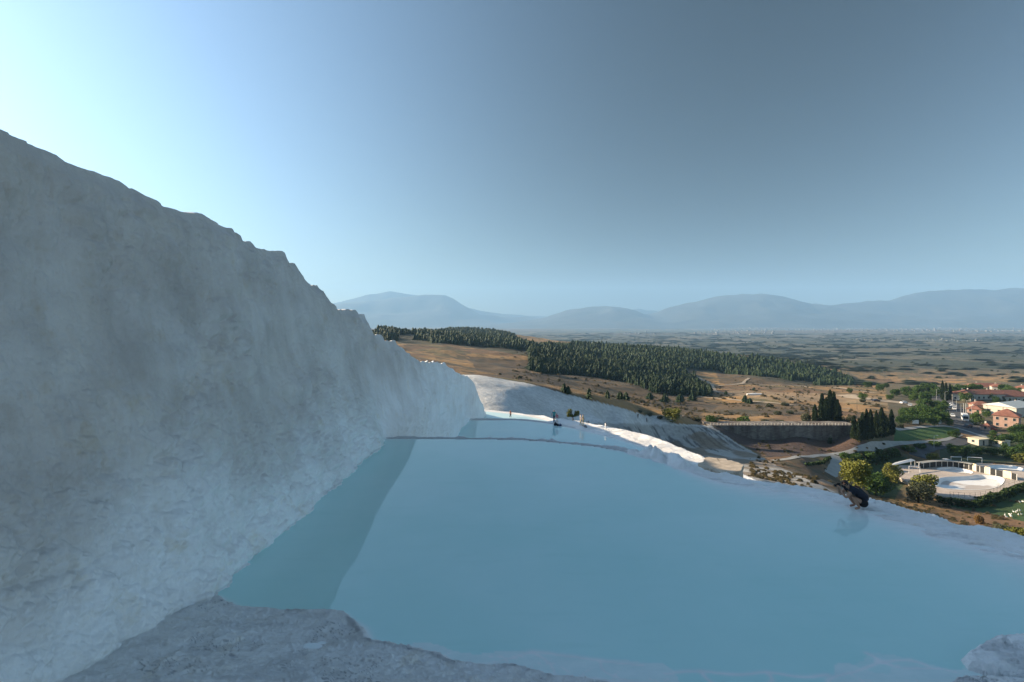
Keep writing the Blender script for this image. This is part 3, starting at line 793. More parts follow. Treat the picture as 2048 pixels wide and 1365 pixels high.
mound = (zf > 0.03) & (gx > 8) & (gy < 13.5)
st = np.where(mound, 0.55 * ctl + 0.30 * sstep(0.12, 0.3, fbm(gx * 1.3, gy * 2.5, oct=4, seed=139)), st)
st = np.where(ridge_h > 0.05, 0.06 * np.ones_like(st), st)
tone_p = np.where(ridge_h > 0.05, 0.05, tone_p)
st = np.clip(st, 0, 0.85)
nrow, ncol = PXg.shape
keep = np.ones(len(gx), bool)
fcs = grid_faces(nrow, ncol)
pme = np_mesh('pool_terrace', np.stack([gx, gy, zf], -1), fcs, {'tone': tone_p, 'stain': st})
if pme.polygons[nrow * ncol // 2].normal.z < 0: pme.flip_normals()
tag(link('travertine_terrace', pme, M['travertine']), kind='structure')
PBV = BVHTree.FromPolygons(np.stack([gx, gy, zf], -1).tolist(), fcs.tolist())
def pz(x, y):
    h = PBV.ray_cast(Vector((x, y, 50)), Vector((0, 0, -1)))
    return h[0].z if h[0] is not None else 0.0
# water sheet: same survey grid thinned, clamped to the rim
sel_r = np.arange(0, nrow, 2); sel_c = np.arange(0, ncol, 2)
ii = (sel_r[:, None] * ncol + sel_c[None]).ravel()
wx, wy, ws, wd = gx[ii].copy(), gy[ii].copy(), s_rim[ii], -zf[ii]
okv = (s_rim[ii] > 0.02) & (wx > -9.6) & (wy > 8.5)
fw = grid_faces(len(sel_r), len(sel_c))
fw = fw[okv[fw].all(1)]
used = np.unique(fw); remap = -np.ones(len(ii), int); remap[used] = np.arange(len(used))
wme = np_mesh('pool_water', np.stack([wx[used], wy[used], np.zeros(len(used))], -1), remap[fw], {'depth': np.maximum(wd[used], 0.0)})
if wme.polygons[0].normal.z < 0: wme.flip_normals()
tag(link('pool_water', wme, M['water']), kind='structure')

# ================================================================== LOWER POOLS
def low_pool(name, edge_px, D, ymin, ymax, xmin, xmax, shelf_w, seed, nx=260, nyy=200, lipz=0.09):
    z0 = CZ - D
    edge = smooth_poly([Wz(a, b_, z0)[:2] for a, b_ in edge_px], 4)
    xs_ = np.linspace(xmin, xmax, nx); ys_ = np.linspace(ymin, ymax, nyy)
    YG, XG = np.meshgrid(ys_, xs_, indexing='ij')
    x, y = XG.ravel(), YG.ravel()
    jx = 0.25 * fbm(x / 2, y / 2, oct=4, seed=seed); jy = 0.25 * fbm(x / 2, y / 2, oct=4, seed=seed + 1)
    s, a = polyline_sd(x + jx, y + jy, edge)
    i = np.maximum(s, 0); o = np.maximum(-s, 0)
    sw = shelf_w(x, y)
    z = np.where(s >= 0, lipz - (0.6 + lipz) * (1 - np.exp(-(i / 1.2) ** 1.5)), lipz + 0.22 * fbm(x / 2.2, y / 2.2, oct=4, seed=seed + 2) * np.clip(o / 1.5, 0, 1) + 0.10 * np.minimum(o, sw) / sw - np.maximum(o - sw, 0) * 1.6)
    z = np.maximum(z, -14) + z0
    tone = np.clip(0.15 + 0.3 * fbm(x / 3, y / 3, oct=3, seed=seed + 3), 0, 0.6)
    lip_shade = 0.35 * sstep(0.6, 0.2, np.abs(s - 0.2)) * (x < 9)  # rim wall's shade and reflection painted as a dark line
    f = grid_faces(nyy, nx)
    me = np_mesh(name, np.stack([x, y, z], -1), f, {'tone': tone, 'stain': lip_shade})
    if me.polygons[0].normal.z < 0: me.flip_normals()
    tag(link('lower_travertine_terrace', me, M['travertine']), kind='structure')
    ok = s > 0.0
    fw = f[ok[f].all(1)]
    used = np.unique(fw); rm = -np.ones(len(x), int); rm[used] = np.arange(len(used))
    wm = np_mesh(name + '_water', np.stack([x[used], y[used], np.full(len(used), z0)], -1), rm[fw], {'depth': np.maximum(z0 - z[used], 0.0)})
    if wm.polygons[0].normal.z < 0: wm.flip_normals()
    tag(link('lower_pool_water', wm, M['water_far']), kind='structure')
    bv = BVHTree.FromPolygons(np.stack([x, y, z], -1).tolist(), f.tolist())
    def q(xx, yy):
        hh = bv.ray_cast(Vector((xx, yy, 60)), Vector((0, 0, -1)))
        return hh[0].z if hh[0] is not None else z0
    return q
zp2 = low_pool('middle_pool', [(1480, 985), (1400, 950), (1345, 922), (1300, 899), (1245, 880), (1190, 866), (1150, 857), (1110, 849), (1070, 843), (1030, 840), (945, 840), (800, 840)], 15.0, 42, 92, -10, 26, lambda x, y: 0.4 + 3.4 * sstep(5.0, 8.0, x), 201)
zp3 = low_pool('lower_pool', [(1190, 866), (1135, 850), (1100, 842), (1060, 832.5), (1020, 827), (985, 823.5), (955, 822), (850, 822)], 19.0, 92.5, 122, -9, 12, lambda x, y: 0.5 + 1.0 * sstep(3.0, 6.0, x), 211, 160, 130)

# broken slab of crust below the rim
def slab():
    poly = [W(a, b_, d_) for a, b_, d_ in [(1398, 928, 31.0), (1412, 937, 30.0), (1432, 944, 29.3), (1462, 949, 28.9), (1478, 943, 29.5), (1488, 936, 30.4), (1466, 929, 31.5), (1440, 924, 32.2), (1415, 922, 32.4)]]
    zt = -1.15
    pts = [(p[0], p[1]) for p in poly]
    rnd = random.Random(3)
    pts = [(p[0] + rnd.uniform(-.13, .13), p[1] + rnd.uniform(-.16, .16)) for p in smooth_poly(pts + [pts[0]], 5)[:-1]]
    ring = []
    n = len(pts); cxm = sum(p[0] for p in pts) / n; cym = sum(p[1] for p in pts) / n
    vs_, fs = [], []
    lv = [(zt, 0.97), (zt - 0.06, 1.0), (zt - 0.22, 0.985), (zt - 0.30, 0.955), (zt - 0.5, 0.975), (zt - 0.9, 0.96), (zt - 4.5, 1.15)]
    for z, k in lv:
        for p in pts:
            kk = k * (1 + rnd.uniform(-0.012, 0.012))
            vs_.append((cxm + (p[0] - cxm) * kk, cym + (p[1] - cym) * kk, z + (rnd.uniform(-0.02, 0.02) if z < zt - 0.03 else 0)))
    for l in range(len(lv) - 1):
        for i in range(n):
            fs.append((l * n + i, l * n + (i + 1) % n, (l + 1) * n + (i + 1) % n, (l + 1) * n + i))
    vs_.append((cxm, cym, zt))
    for i in range(n): fs.append((len(vs_) - 1, (i + 1) % n, i))
    b = MB(); b.add(vs_, fs)
    M['crust'] = plain('brown_crust', (0.46, 0.39, 0.31), 0.9, 0.25, 3)
    o = b.build('crust_slab', M['crust'], smooth=False)
    tag(o, kind='structure')
slab()

# ================================================================== HAZE
hz = MB(); hz.box(-18000, 18000, -18000, 18000, -124, 1150)
hm = bpy.data.materials.new('haze'); hm.use_nodes = True
hm.node_tree.nodes.clear()
ho = hm.node_tree.nodes.new('ShaderNodeOutputMaterial')
hv = hm.node_tree.nodes.new('ShaderNodeVolumePrincipled')
hv.inputs['Color'].default_value = (0.38, 0.66, 1.0, 1)
hv.inputs['Density'].default_value = 0.78e-4
hv.inputs['Anisotropy'].default_value = 0.1
hm.node_tree.links.new(hv.outputs[0], ho.inputs['Volume'])
tag(hz.build('haze', hm), 'pale blue haze hanging over the valley', 'haze', kind='stuff')
# ================================================================== VEGETATION
def leaf_cloud(seed, n, leaf, lobes, fill=0.35):
    """many small leaf faces through a lobed volume; lobes = [(x,y,z,rx,ry,rz)]"""
    r = np.random.RandomState(seed)
    vol = np.array([l[3] * l[4] * l[5] for l in lobes]) ** 0.7
    pick = r.choice(len(lobes), n, p=vol / vol.sum())
    L = np.array(lobes)[pick]
    d = r.normal(size=(n, 3)); d /= np.linalg.norm(d, axis=1)[:, None]
    rad = np.where(r.rand(n) < fill, r.rand(n) ** 0.5 * 0.85, 0.85 + 0.25 * r.rand(n))[:, None]
    c = L[:, :3] + d * L[:, 3:] * rad
    a = r.normal(size=(n, 3)); a /= np.linalg.norm(a, axis=1)[:, None]
    a = a * 0.7 + d * 0.3
    b = np.cross(a, r.normal(size=(n, 3))); b /= np.linalg.norm(b, axis=1)[:, None]
    a = np.cross(b, a); a /= np.linalg.norm(a, axis=1)[:, None]
    s = leaf * (0.6 + 0.8 * r.rand(n))[:, None]
    v = np.stack([c - a * s - b * s * 0.6, c + a * s * 0.2 - b * s, c + a * s + b * s * 0.5, c - a * s * 0.3 + b * s], 1).reshape(-1, 3)
    clump = vnoise(c[:, 0] * 6, c[:, 1] * 6, c[:, 2] * 6, seed=seed) * 0.5 + 0.5
    tint = np.repeat(np.clip(0.55 * clump + 0.45 * r.rand(n), 0, 1), 4)
    f = np.arange(n * 4).reshape(-1, 4)
    return v, f, tint
def cloud_mesh(name, *a, **k):
    v, f, tint = leaf_cloud(*a, **k)
    return np_mesh(name, v, f, {'tint': tint}, smooth=False)

# --- unit crowns: height 1, width about 1
def round_lobes(seed, n=11, low=0.04):
    r = random.Random(seed); L = [(0, 0, 0.46, 0.34, 0.34, 0.36)]
    for i in range(n):
        a = r.uniform(0, 6.28); q = r.uniform(0.12, 0.30); z = r.uniform(low + 0.12, 0.84)
        k = r.uniform(0.13, 0.22)
        L.append((q * math.cos(a), q * math.sin(a), z, k, k, k * 0.9))
    return L
ROUND = [cloud_mesh('crown_round', 11 + i, 2300, 0.026, round_lobes(i)) for i in range(4)]
BUSH = [cloud_mesh('crown_bush', 31 + i, 800, 0.045, [(x, y, z * 0.8 + 0.05, rx, ry, rz) for x, y, z, rx, ry, rz in round_lobes(40 + i, 7, 0.0)]) for i in range(3)]
def cyp_mesh(seed, n=2600, conic=0.5):
    r = np.random.RandomState(seed)
    z = r.rand(n) ** 0.85
    prof = np.interp(z, [0, 0.06, 0.25, 0.55, 0.8, 0.93, 1.0], [0.55, 0.85, 1.0, 0.82, 0.5, 0.25, 0.03])
    th = r.rand(n) * 6.283
    flut = 0.8 + 0.28 * vnoise(th * 1.6, z * 7, seed=seed) + 0.12 * vnoise(th * 4, z * 18, seed=seed + 1)
    rad = 0.115 * prof * flut * np.where(r.rand(n) < 0.3, r.rand(n) ** .5, 0.85 + 0.3 * r.rand(n))
    c = np.stack([rad * np.cos(th), rad * np.sin(th), 0.02 + z * 0.97], -1)
    up = np.stack([np.cos(th) * 0.35, np.sin(th) * 0.35, np.ones(n)], -1) + r.normal(size=(n, 3)) * 0.25
    up /= np.linalg.norm(up, axis=1)[:, None]
    sd = np.cross(up, r.normal(size=(n, 3))); sd /= np.linalg.norm(sd, axis=1)[:, None]
    s = (0.012 + 0.012 * r.rand(n))[:, None]
    v = np.stack([c - up * s - sd * s * 0.5, c - up * s * .4 + sd * s * 0.6, c + up * s * 2.0, c - sd * s * 0.7 + up * s * .3], 1).reshape(-1, 3)
    return np_mesh('crown_cypress', v, np.arange(n * 4).reshape(-1, 4), {'tint': np.repeat(r.rand(n), 4)}, smooth=False)
CYP = [cyp_mesh(50 + i) for i in range(3)]
def pine_arrays(seed, tiers=6, seg=7):
    """jagged tiered conifer crown, unit height"""
    r = np.random.RandomState(seed); V = []; Fc = []
    for t in range(tiers):
        z0 = 0.08 + 0.80 * t / tiers; z1 = min(1.0, z0 + 0.34)
        rr = 0.36 * (1 - 0.78 * (t / tiers) ** 1.7) * r.uniform(0.85, 1.15)
        o = len(V)
        V.append((r.uniform(-.02, .02), r.uniform(-.02, .02), z1))
        for k in range(seg * 2):
            a = 3.14159 * k / seg + r.uniform(-.15, .15)
            q = rr * (r.uniform(0.85, 1.25) if k % 2 == 0 else r.uniform(0.45, 0.7))
            V.append((q * math.cos(a), q * math.sin(a), z0 + (0.0 if k % 2 == 0 else 0.05) + r.uniform(-.025, .025)))
        for k in range(seg * 2): Fc.append((o, o + 1 + k, o + 1 + (k + 1) % (seg * 2)))
    V = np.array(V)
    return V, np.array(Fc), np.clip(0.25 + 0.6 * V[:, 2] * r.rand(len(V)) + 0.25 * r.rand(len(V)), 0, 1)
PINE_A = [pine_arrays(60 + i) for i in range(6)]
PINE_A += [pine_arrays(70 + i, 4, 6) for i in range(2)]
PINE = [np_mesh('crown_pine', v, f, {'tint': t_}, smooth=False) for v, f, t_ in PINE_A]
# a low, small version for the mass of the wood
PINE_S = [pine_arrays(80 + i, 4, 4) for i in range(6)]
def trunk_mesh(name, h=0.4, r0=0.03, r1=0.018, limbs=0, seed=0):
    b = MB(); rr = random.Random(seed)
    b.tube([(0, 0, -0.03), (rr.uniform(-.01, .01), rr.uniform(-.01, .01), h * 0.5), (rr.uniform(-.02, .02), rr.uniform(-.02, .02), h)], [r0, (r0 + r1) / 2, r1], 6)
    for i in range(limbs):
        a = rr.uniform(0, 6.28); q = rr.uniform(0.12, 0.25)
        b.tube([(0, 0, h * 0.7), (q * .5 * math.cos(a), q * .5 * math.sin(a), h + 0.06), (q * math.cos(a), q * math.sin(a), h + rr.uniform(0.15, 0.3))], [r1, r1 * .7, r1 * .3], 5)
    return b.mesh(name, True)
T_ROUND = trunk_mesh('trunk', 0.42, 0.03, 0.022, 5, 1)
T_PINE = trunk_mesh('trunk', 0.85, 0.022, 0.006)
T_BUSH = trunk_mesh('stem', 0.35, 0.03, 0.02, 3, 4)

def plant(name, loc, h, wid, crown, trunk, mat, label, cat='tree', group=None, rz=None, trunk_name='trunk'):
    e = empty(name, loc, random.uniform(0, 6.28) if rz is None else rz, (wid, wid, h))
    c = bpy.data.objects.new('crown', crown); COL.objects.link(c); c.parent = e
    if len(crown.materials) == 0: crown.materials.append(None)
    c.material_slots[0].link = 'OBJECT'; c.material_slots[0].material = mat
    t_ = bpy.data.objects.new(trunk_name, trunk); COL.objects.link(t_); t_.parent = e
    if len(trunk.materials) == 0: trunk.materials.append(M['bark'])
    tag(e, label, cat, group)
    return e
def tree_px(name, px, pyb, pyt, wpx, kind, mat, label, cat='tree', group=None, d=None, dmin=0):
    p = hit(px, pyb, dmin) if d is None else hitd(px, d)
    if p is None: return None
    k = p.y / F
    top = CZ - (pyt - HY) / F * p.y
    h = max(top - p.z, 0.5) + 0.15
    wid = min(wpx * k, 1.3 * h) if kind == 'round' else wpx * k
    r = random.Random(int(px * 7 + pyb))
    if kind == 'round': cr, tr = r.choice(ROUND), T_ROUND
    elif kind == 'bush': cr, tr = r.choice(BUSH), T_BUSH
    elif kind == 'cypress': cr, tr, wid = r.choice(CYP), T_PINE, wid / 0.24
    else: cr, tr, wid = r.choice(PINE), T_PINE, wid / 0.52
    return plant(name, (p.x, p.y, p.z - 0.12), h, wid, cr, tr, M[mat], label, cat, group)

# --- the pine wood on the ridge
forest = [([(745, 672), (770, 656), (800, 668), (850, 666), (905, 660), (960, 664), (1060, 690), (1064, 712), (1000, 702), (900, 691), (800, 686)], 560, 1450),
          ([(868, 668), (900, 660), (945, 657), (1000, 664), (1035, 674), (960, 674)], 1050, 1450),
          ([(1060, 694), (1120, 690), (1260, 697), (1360, 702), (1420, 712), (1440, 725), (1400, 735), (1350, 735), (1380, 760), (1425, 795), (1400, 800), (1330, 797), (1290, 782), (1240, 760), (1150, 750), (1060, 746)], 340, 1100),
          ([(1340, 705), (1400, 706), (1500, 718), (1600, 733), (1680, 752), (1715, 770), (1700, 776), (1620, 771), (1540, 760), (1480, 752), (1440, 742), (1400, 738), (1340, 735)], 500, 950)]
rs = np.random.RandomState(5)
pu = rs.uniform(-0.28, 0.66, 110000); pl_ = rs.uniform(math.log(340), math.log(1450), 110000)
py_ = np.exp(pl_); pxw = pu * py_
pzv = H0(pxw, py_)
ppx = HX + pu * F; ppy = HY + (CZ - pzv) / py_ * F
okf = np.zeros(len(pu), bool)
for poly, a, b_ in forest: okf |= inpoly(ppx, ppy, poly) & (py_ > a) & (py_ < b_)
# a few clearings
okf &= fbm(pxw / 30, py_ / 45, oct=3, seed=301) > -0.36 + 0.15 * rs.rand(len(pxw))
idx = np.nonzero(okf)[0]
cell = {}
keep_i = []
for i in idx:
    sp = 3.4 if py_[i] < 700 else 4.8
    kx, ky = int(pxw[i] // sp), int(py_[i] // sp)
    if (kx, ky, sp) in cell: continue
    cell[(kx, ky, sp)] = 1; keep_i.append(i)
keep_i = np.array(keep_i)
ph = (3.0 + 5.5 * rs.rand(len(keep_i)) ** 1.6) * np.where(rs.rand(len(keep_i)) < 0.1, 1.25, 1)
big_first = np.argsort(-ph / py_[keep_i])
near_set = set(big_first[:300].tolist())
SV, SF, STt = [], [], []; off = 0
for j, i in enumerate(keep_i):
    x, y = float(pxw[i]), float(py_[i]); z = gz(x, y) - 0.2
    if j in near_set:
        cr = PINE[j % 6]; wd = ph[j] * rs.uniform(0.75, 1.35)
        plant('pine_tree', (x, y, z), ph[j], wd, cr, T_PINE, M['pine'], 'dark green pine standing in the dense wood on the brown ridge', 'pine tree', 'pines at the near edge of the wood')
    else:
        v, f, t_ = PINE_S[j % 6]
        a = rs.rand() * 6.28; ca, sa = math.cos(a), math.sin(a); wd = ph[j] * rs.uniform(0.8, 1.6)
        vv = np.stack([(v[:, 0] * ca - v[:, 1] * sa) * wd + x, (v[:, 0] * sa + v[:, 1] * ca) * wd + y, v[:, 2] * ph[j] + z], -1)
        SV.append(vv); SF.append(f + off); STt.append(np.clip(t_ * 0.5 + rs.rand() ** 2 * 0.6, 0, 1)); off += len(v)
print('forest', len(keep_i))
fme = np_mesh('pine_wood', np.vstack(SV), np.vstack(SF), {'tint': np.concatenate(STt)}, smooth=False)
tag(link('pine_wood', fme, M['pine']), 'mass of small dark pines covering the far ridge', 'pine wood', kind='stuff')

# --- cypresses by the retaining wall
for px, pt, wpx, d, lb in [(1630, 810, 15, 207, 'short cypress at the outer end of the dark group above the stone wall'), (1644, 788, 17, 209, 'slim cypress beside the short one above the stone wall'),
                       (1660, 781, 19, 211, 'tallest cypress in the group above the stone wall'), (1668, 785, 17, 208, 'broad dark cypress leaning on the tallest one above the wall'), (1675, 800, 18, 207, 'cypress closing the dark group above the stone wall'), (1652, 796, 15, 206, 'lower cypress in front of the tall ones above the wall')]:
    tree_px('cypress_tree', px, 850, pt, wpx, 'cypress', 'cypress', lb, 'cypress', 'cypresses above the stone wall', d=d)
for px, pb, pt, wpx in [(1708, 878, 832, 15), (1718, 882, 838, 14), (1725, 880, 826, 15), (1733, 880, 819, 14), (1741, 878, 820, 15), (1753, 876, 822, 13), (1763, 875, 816, 18), (1772, 873, 832, 14), (1783, 871, 820, 14)]:
    tree_px('cypress_tree', px, pb, pt, wpx, 'cypress', 'cypress', 'dark cypress in the row between the stone wall and the lawn', 'cypress', 'cypress row beside the lawn')
# --- rounded trees and bushes: (name, px, base, top, width, kind, material, label)
for a in [('olive_tree', 1712, 986, 916, 76, 'round', 'willow', 'big yellow-green bushy tree above the crouching person'),
          ('leafy_tree', 1752, 992, 940, 66, 'round', 'broadleaf', 'dark green round tree next to the big yellow-green one'),
          ('leafy_tree', 1782, 965, 925, 46, 'round', 'willow', 'yellow-green tree peeping over the dark green round one'),
          ('leafy_tree', 1846, 992, 944, 62, 'round', 'willow', 'olive tree at the edge of the paved plaza'),
          ('grey_shrub', 1838, 1006, 962, 84, 'round', 'greyleaf', 'wide grey-green shrub in front of the plaza'),
          ('young_tree', 1866, 930, 905, 30, 'round', 'willow', 'small bright tree behind the curved pergola'),
          ('leafy_tree', 1952, 851, 822, 28, 'round', 'broadleaf', 'round green street tree by the village road'),
          ('yellow_shrub', 1968, 858, 842, 14, 'bush', 'willow', 'small yellowish shrub at the foot of the street tree'),
          ('shrub', 1487, 851, 829, 36, 'bush', 'broadleaf', 'bright green shrub standing behind the railing'),
          ('shrub', 1424, 849, 828, 34, 'bush', 'broadleaf', 'dark green shrub behind the railing near the white track'),
          ('olive_tree', 1345, 846, 815, 46, 'round', 'willow', 'bushy olive-coloured tree at the end of the white track'),
          ('round_bush', 1660, 888, 872, 12, 'bush', 'cypress', 'single round dark bush at the foot of the stone wall'),
          ('shrub', 1612, 846, 822, 26, 'bush', 'greyleaf', 'grey-green shrub beside the cypress group'),
          ('dry_shrub', 1958, 1048, 1026, 22, 'bush', 'dryleaf', 'orange dry shrub on the slope below the rim'),
          ('yellow_shrub', 2032, 1078, 1050, 52, 'bush', 'willow', 'yellow-green shrub just outside the pool rim'),
          ('grey_shrub', 2000, 1066, 1044, 36, 'bush', 'greyleaf', 'grey shrub beside the yellow-green one outside the rim'),
          ('yellow_shrub', 2040, 925, 903, 34, 'bush', 'willow', 'bright yellow-green shrub behind the second basin'),
          ('young_tree', 1914, 962, 947, 13, 'bush', 'broadleaf', 'little tree on the plaza edge by the hedge') if False else ('young_tree', 2014, 968, 954, 14, 'bush', 'broadleaf', 'little tree at the corner of the plaza')]:
    tree_px(*a[:8])
for px, pb, pt, w_ in [(1690, 918, 902, 26), (1712, 922, 904, 30), (1738, 918, 900, 32), (1762, 914, 897, 30), (1786, 910, 894, 30), (1815, 902, 888, 34), (1840, 897, 885, 30), (1870, 892, 880, 30)]:
    tree_px('dark_shrub', px, pb, pt, w_, 'bush', 'broadleaf', 'dark shrub in the belt along the pale footpath', 'shrub', 'shrubs along the footpath')
for px, pb, pt, w_ in [(1908, 912, 888, 40), (1932, 913, 890, 36), (1958, 913, 893, 34), (1982, 913, 892, 36), (2016, 916, 888, 44), (2045, 912, 884, 36)]:
    tree_px('leafy_tree', px, pb, pt, w_, 'round', 'broadleaf', 'dark green tree in the belt behind the plaza goal frames', 'tree', 'trees behind the plaza')
for px, pb, pt, w_ in [(1992, 892, 868, 32), (2012, 890, 864, 30), (2038, 888, 862, 34), (1900, 872, 862, 20), (1912, 876, 858, 22)]:
    tree_px('leafy_tree', px, pb, pt, w_, 'round', 'broadleaf', 'green garden tree between the pink house and the plaza', 'tree', 'garden trees below the pink house')
vil = [(1812, 835, 812, 26), (1825, 842, 815, 30), (1845, 840, 808, 34), (1862, 845, 812, 30), (1880, 838, 806, 26), (1838, 850, 826, 26), (1868, 852, 830, 30), (1890, 842, 822, 18), (1800, 850, 832, 20),
       (1790, 793, 776, 30), (1812, 792, 772, 26), (1835, 790, 768, 30), (1858, 790, 765, 28), (1828, 802, 782, 30), (1850, 806, 782, 28), (1872, 795, 768, 22), (1905, 795, 770, 22), (1920, 790, 766, 26), (1938, 790, 765, 26), (1955, 788, 768, 22), (1932, 805, 782, 22),
       (1725, 800, 785, 26), (1760, 782, 766, 40), (1735, 776, 762, 36), (2005, 785, 768, 24), (2020, 788, 770, 22), (2035, 792, 775, 20), (1975, 800, 786, 22), (1993, 806, 792, 20), (1815, 848, 828, 24), (1852, 848, 822, 26), (1878, 848, 824, 22), (1898, 852, 836, 16), (1806, 838, 820, 18), (1870, 820, 798, 22), (1845, 818, 796, 24), (1888, 818, 800, 18), (1780, 800, 788, 22), (1940, 800, 782, 20), (1966, 790, 776, 20), (1985, 826, 812, 18), (1972, 836, 820, 16), (1962, 828, 814, 14), (2026, 870, 850, 24), (2044, 868, 846, 26), (1986, 872, 860, 18), (1700, 786, 776, 22), (1772, 776, 766, 24)]
for px, pb, pt, w_ in vil:
    tree_px('leafy_tree', px, pb, pt, w_ + 4, 'round', 'broadleaf', 'dark leafy tree among the roads and roofs of the village', 'tree', 'village trees')
for px, pb, pt, w_ in [(1885, 800, 762, 9), (1892, 802, 766, 9), (1900, 800, 768, 8), (1948, 818, 806, 6), (1956, 818, 807, 6), (2008, 806, 796, 5), (2020, 806, 797, 5), (2032, 806, 797, 5)]:
    tree_px('cypress_tree', px, pb, pt, w_, 'cypress', 'cypress', 'small pointed cypress among the village roofs', 'cypress', 'village cypresses')
for px, pb, pt, w_ in [(1128, 786, 766, 12), (1136, 789, 772, 12), (1178, 799, 776, 13), (1240, 800, 782, 14), (1252, 802, 784, 14), (1215, 798, 780, 10), (1300, 800, 785, 16), (1330, 806, 786, 18), (1360, 806, 788, 18), (1385, 802, 786, 18), (1490, 806, 790, 12), (1500, 808, 796, 12), (1452, 790, 782, 8), (1508, 782, 775, 8)]:
    tree_px('young_pine', px, pb, pt, w_, 'pine', 'pine', 'young pine scattered on the scrubby slope below the wood', 'pine tree', 'scattered young pines')
for px, pb, pt, w_ in [(1555, 830, 820, 22), (1580, 828, 820, 20), (1540, 815, 806, 20), (1570, 812, 804, 22), (1440, 838, 832, 20), (1395, 842, 834, 22), (1530, 845, 838, 22), (1560, 846, 839, 24), (1690, 848, 836, 22), (1700, 842, 832, 20), (1770, 852, 842, 18), (1800, 856, 846, 18), (1320, 838, 830, 16), (1300, 832, 825, 12), (1280, 826, 819, 14), (1350, 828, 820, 18), (1725, 805, 797, 16), (1760, 800, 794, 10), (1000, 750, 745, 8), (1040, 757, 750, 10)]:
    tree_px('low_scrub', px, pb, pt, w_, 'bush', 'greyleaf', 'low grey-green scrub clump on the dry grass', 'shrub', 'scrub on the dry slopes')

# dark clumps dotted over the plain: far too many and too small to count
SV, SF, STt = [], [], []; off = 0
for k in range(5200):
    u = rs.uniform(-0.05, 1.1); y = math.exp(rs.uniform(math.log(560), math.log(5200)))
    x = u * y
    z0_ = float(H0([x], [y])[0])
    if z0_ - CZ > -60: continue
    if vnoise(np.array([x / 160]), np.array([y / 160]), seed=9)[0] < 0.15 and rs.rand() < 0.9: continue
    z = gz(x, y)
    v, f, t_ = PINE_S[k % 6]
    hh = rs.uniform(1.8, 4.6) * (1 + y / 3000); wd = hh * rs.uniform(1.8, 4.5)
    lx = 1.0 if k % 5 < 2 else rs.uniform(2.0, 6) * min(1.0, y / 2200 + 0.3)
    SV.append(np.stack([v[:, 0] * wd * lx + x, v[:, 1] * wd + y, np.minimum(v[:, 2], 0.6) * hh * 1.3 + z - 0.3], -1)); SF.append(f + off); STt.append(t_ * 0.7); off += len(v)
sme = np_mesh('plain_scrub', np.vstack(SV), np.vstack(SF), {'tint': np.concatenate(STt)}, smooth=False)
M['orchard'] = mat_leaf('orchard_leaves', (0.045, 0.06, 0.035), (0.075, 0.088, 0.05))
tag(link('orchard_scrub', sme, M['orchard']), 'dark scattered orchards and hedges on the hazy plain', 'orchards', kind='stuff')

# dry scrub and tussocks on the slopes: ground cover
SV, SF, STt = [], [], []; off = 0
for k in range(5200):
    u = rs.uniform(0.0, 1.02); y = math.exp(rs.uniform(math.log(85), math.log(560)))
    x = u * y
    n_ = vnoise(np.array([x / 14]), np.array([y / 22]), seed=19)[0]
    if n_ < 0.0 and rs.rand() < 0.85: continue
    z = gz(x, y)
    ppx_ = HX + u * F; ppy_ = HY + (CZ - z) / y * F
    if ppx_ < 1350 and y < 205: continue
    if ppx_ > 1770 and ppy_ < 1000 and y > 130: continue
    if y > 120 and y < 205 and ppx_ < 1500: continue
    v, f, t_ = PINE_S[k % 6]
    hh = rs.uniform(0.25, 0.9) * (1.6 if y > 200 else 1); wd = hh * rs.uniform(1.8, 3.6)
    SV.append(np.stack([v[:, 0] * wd + x, v[:, 1] * wd + y, np.minimum(v[:, 2], 0.7) * hh * 1.2 + z - 0.05], -1)); SF.append(f + off); STt.append(np.clip(t_ * 0.5 + rs.rand() * 0.5, 0, 1)); off += len(v)
M['tussock'] = mat_leaf('dry_tussock', (0.035, 0.035, 0.018), (0.085, 0.07, 0.032), (0.20, 0.145, 0.06))
tme = np_mesh('tussocks', np.vstack(SV), np.vstack(SF), {'tint': np.concatenate(STt)}, smooth=False)
tag(link('dry_tussocks', tme, M['tussock']), 'dry tussocks and low scrub covering the brown slopes', 'scrub', kind='stuff')

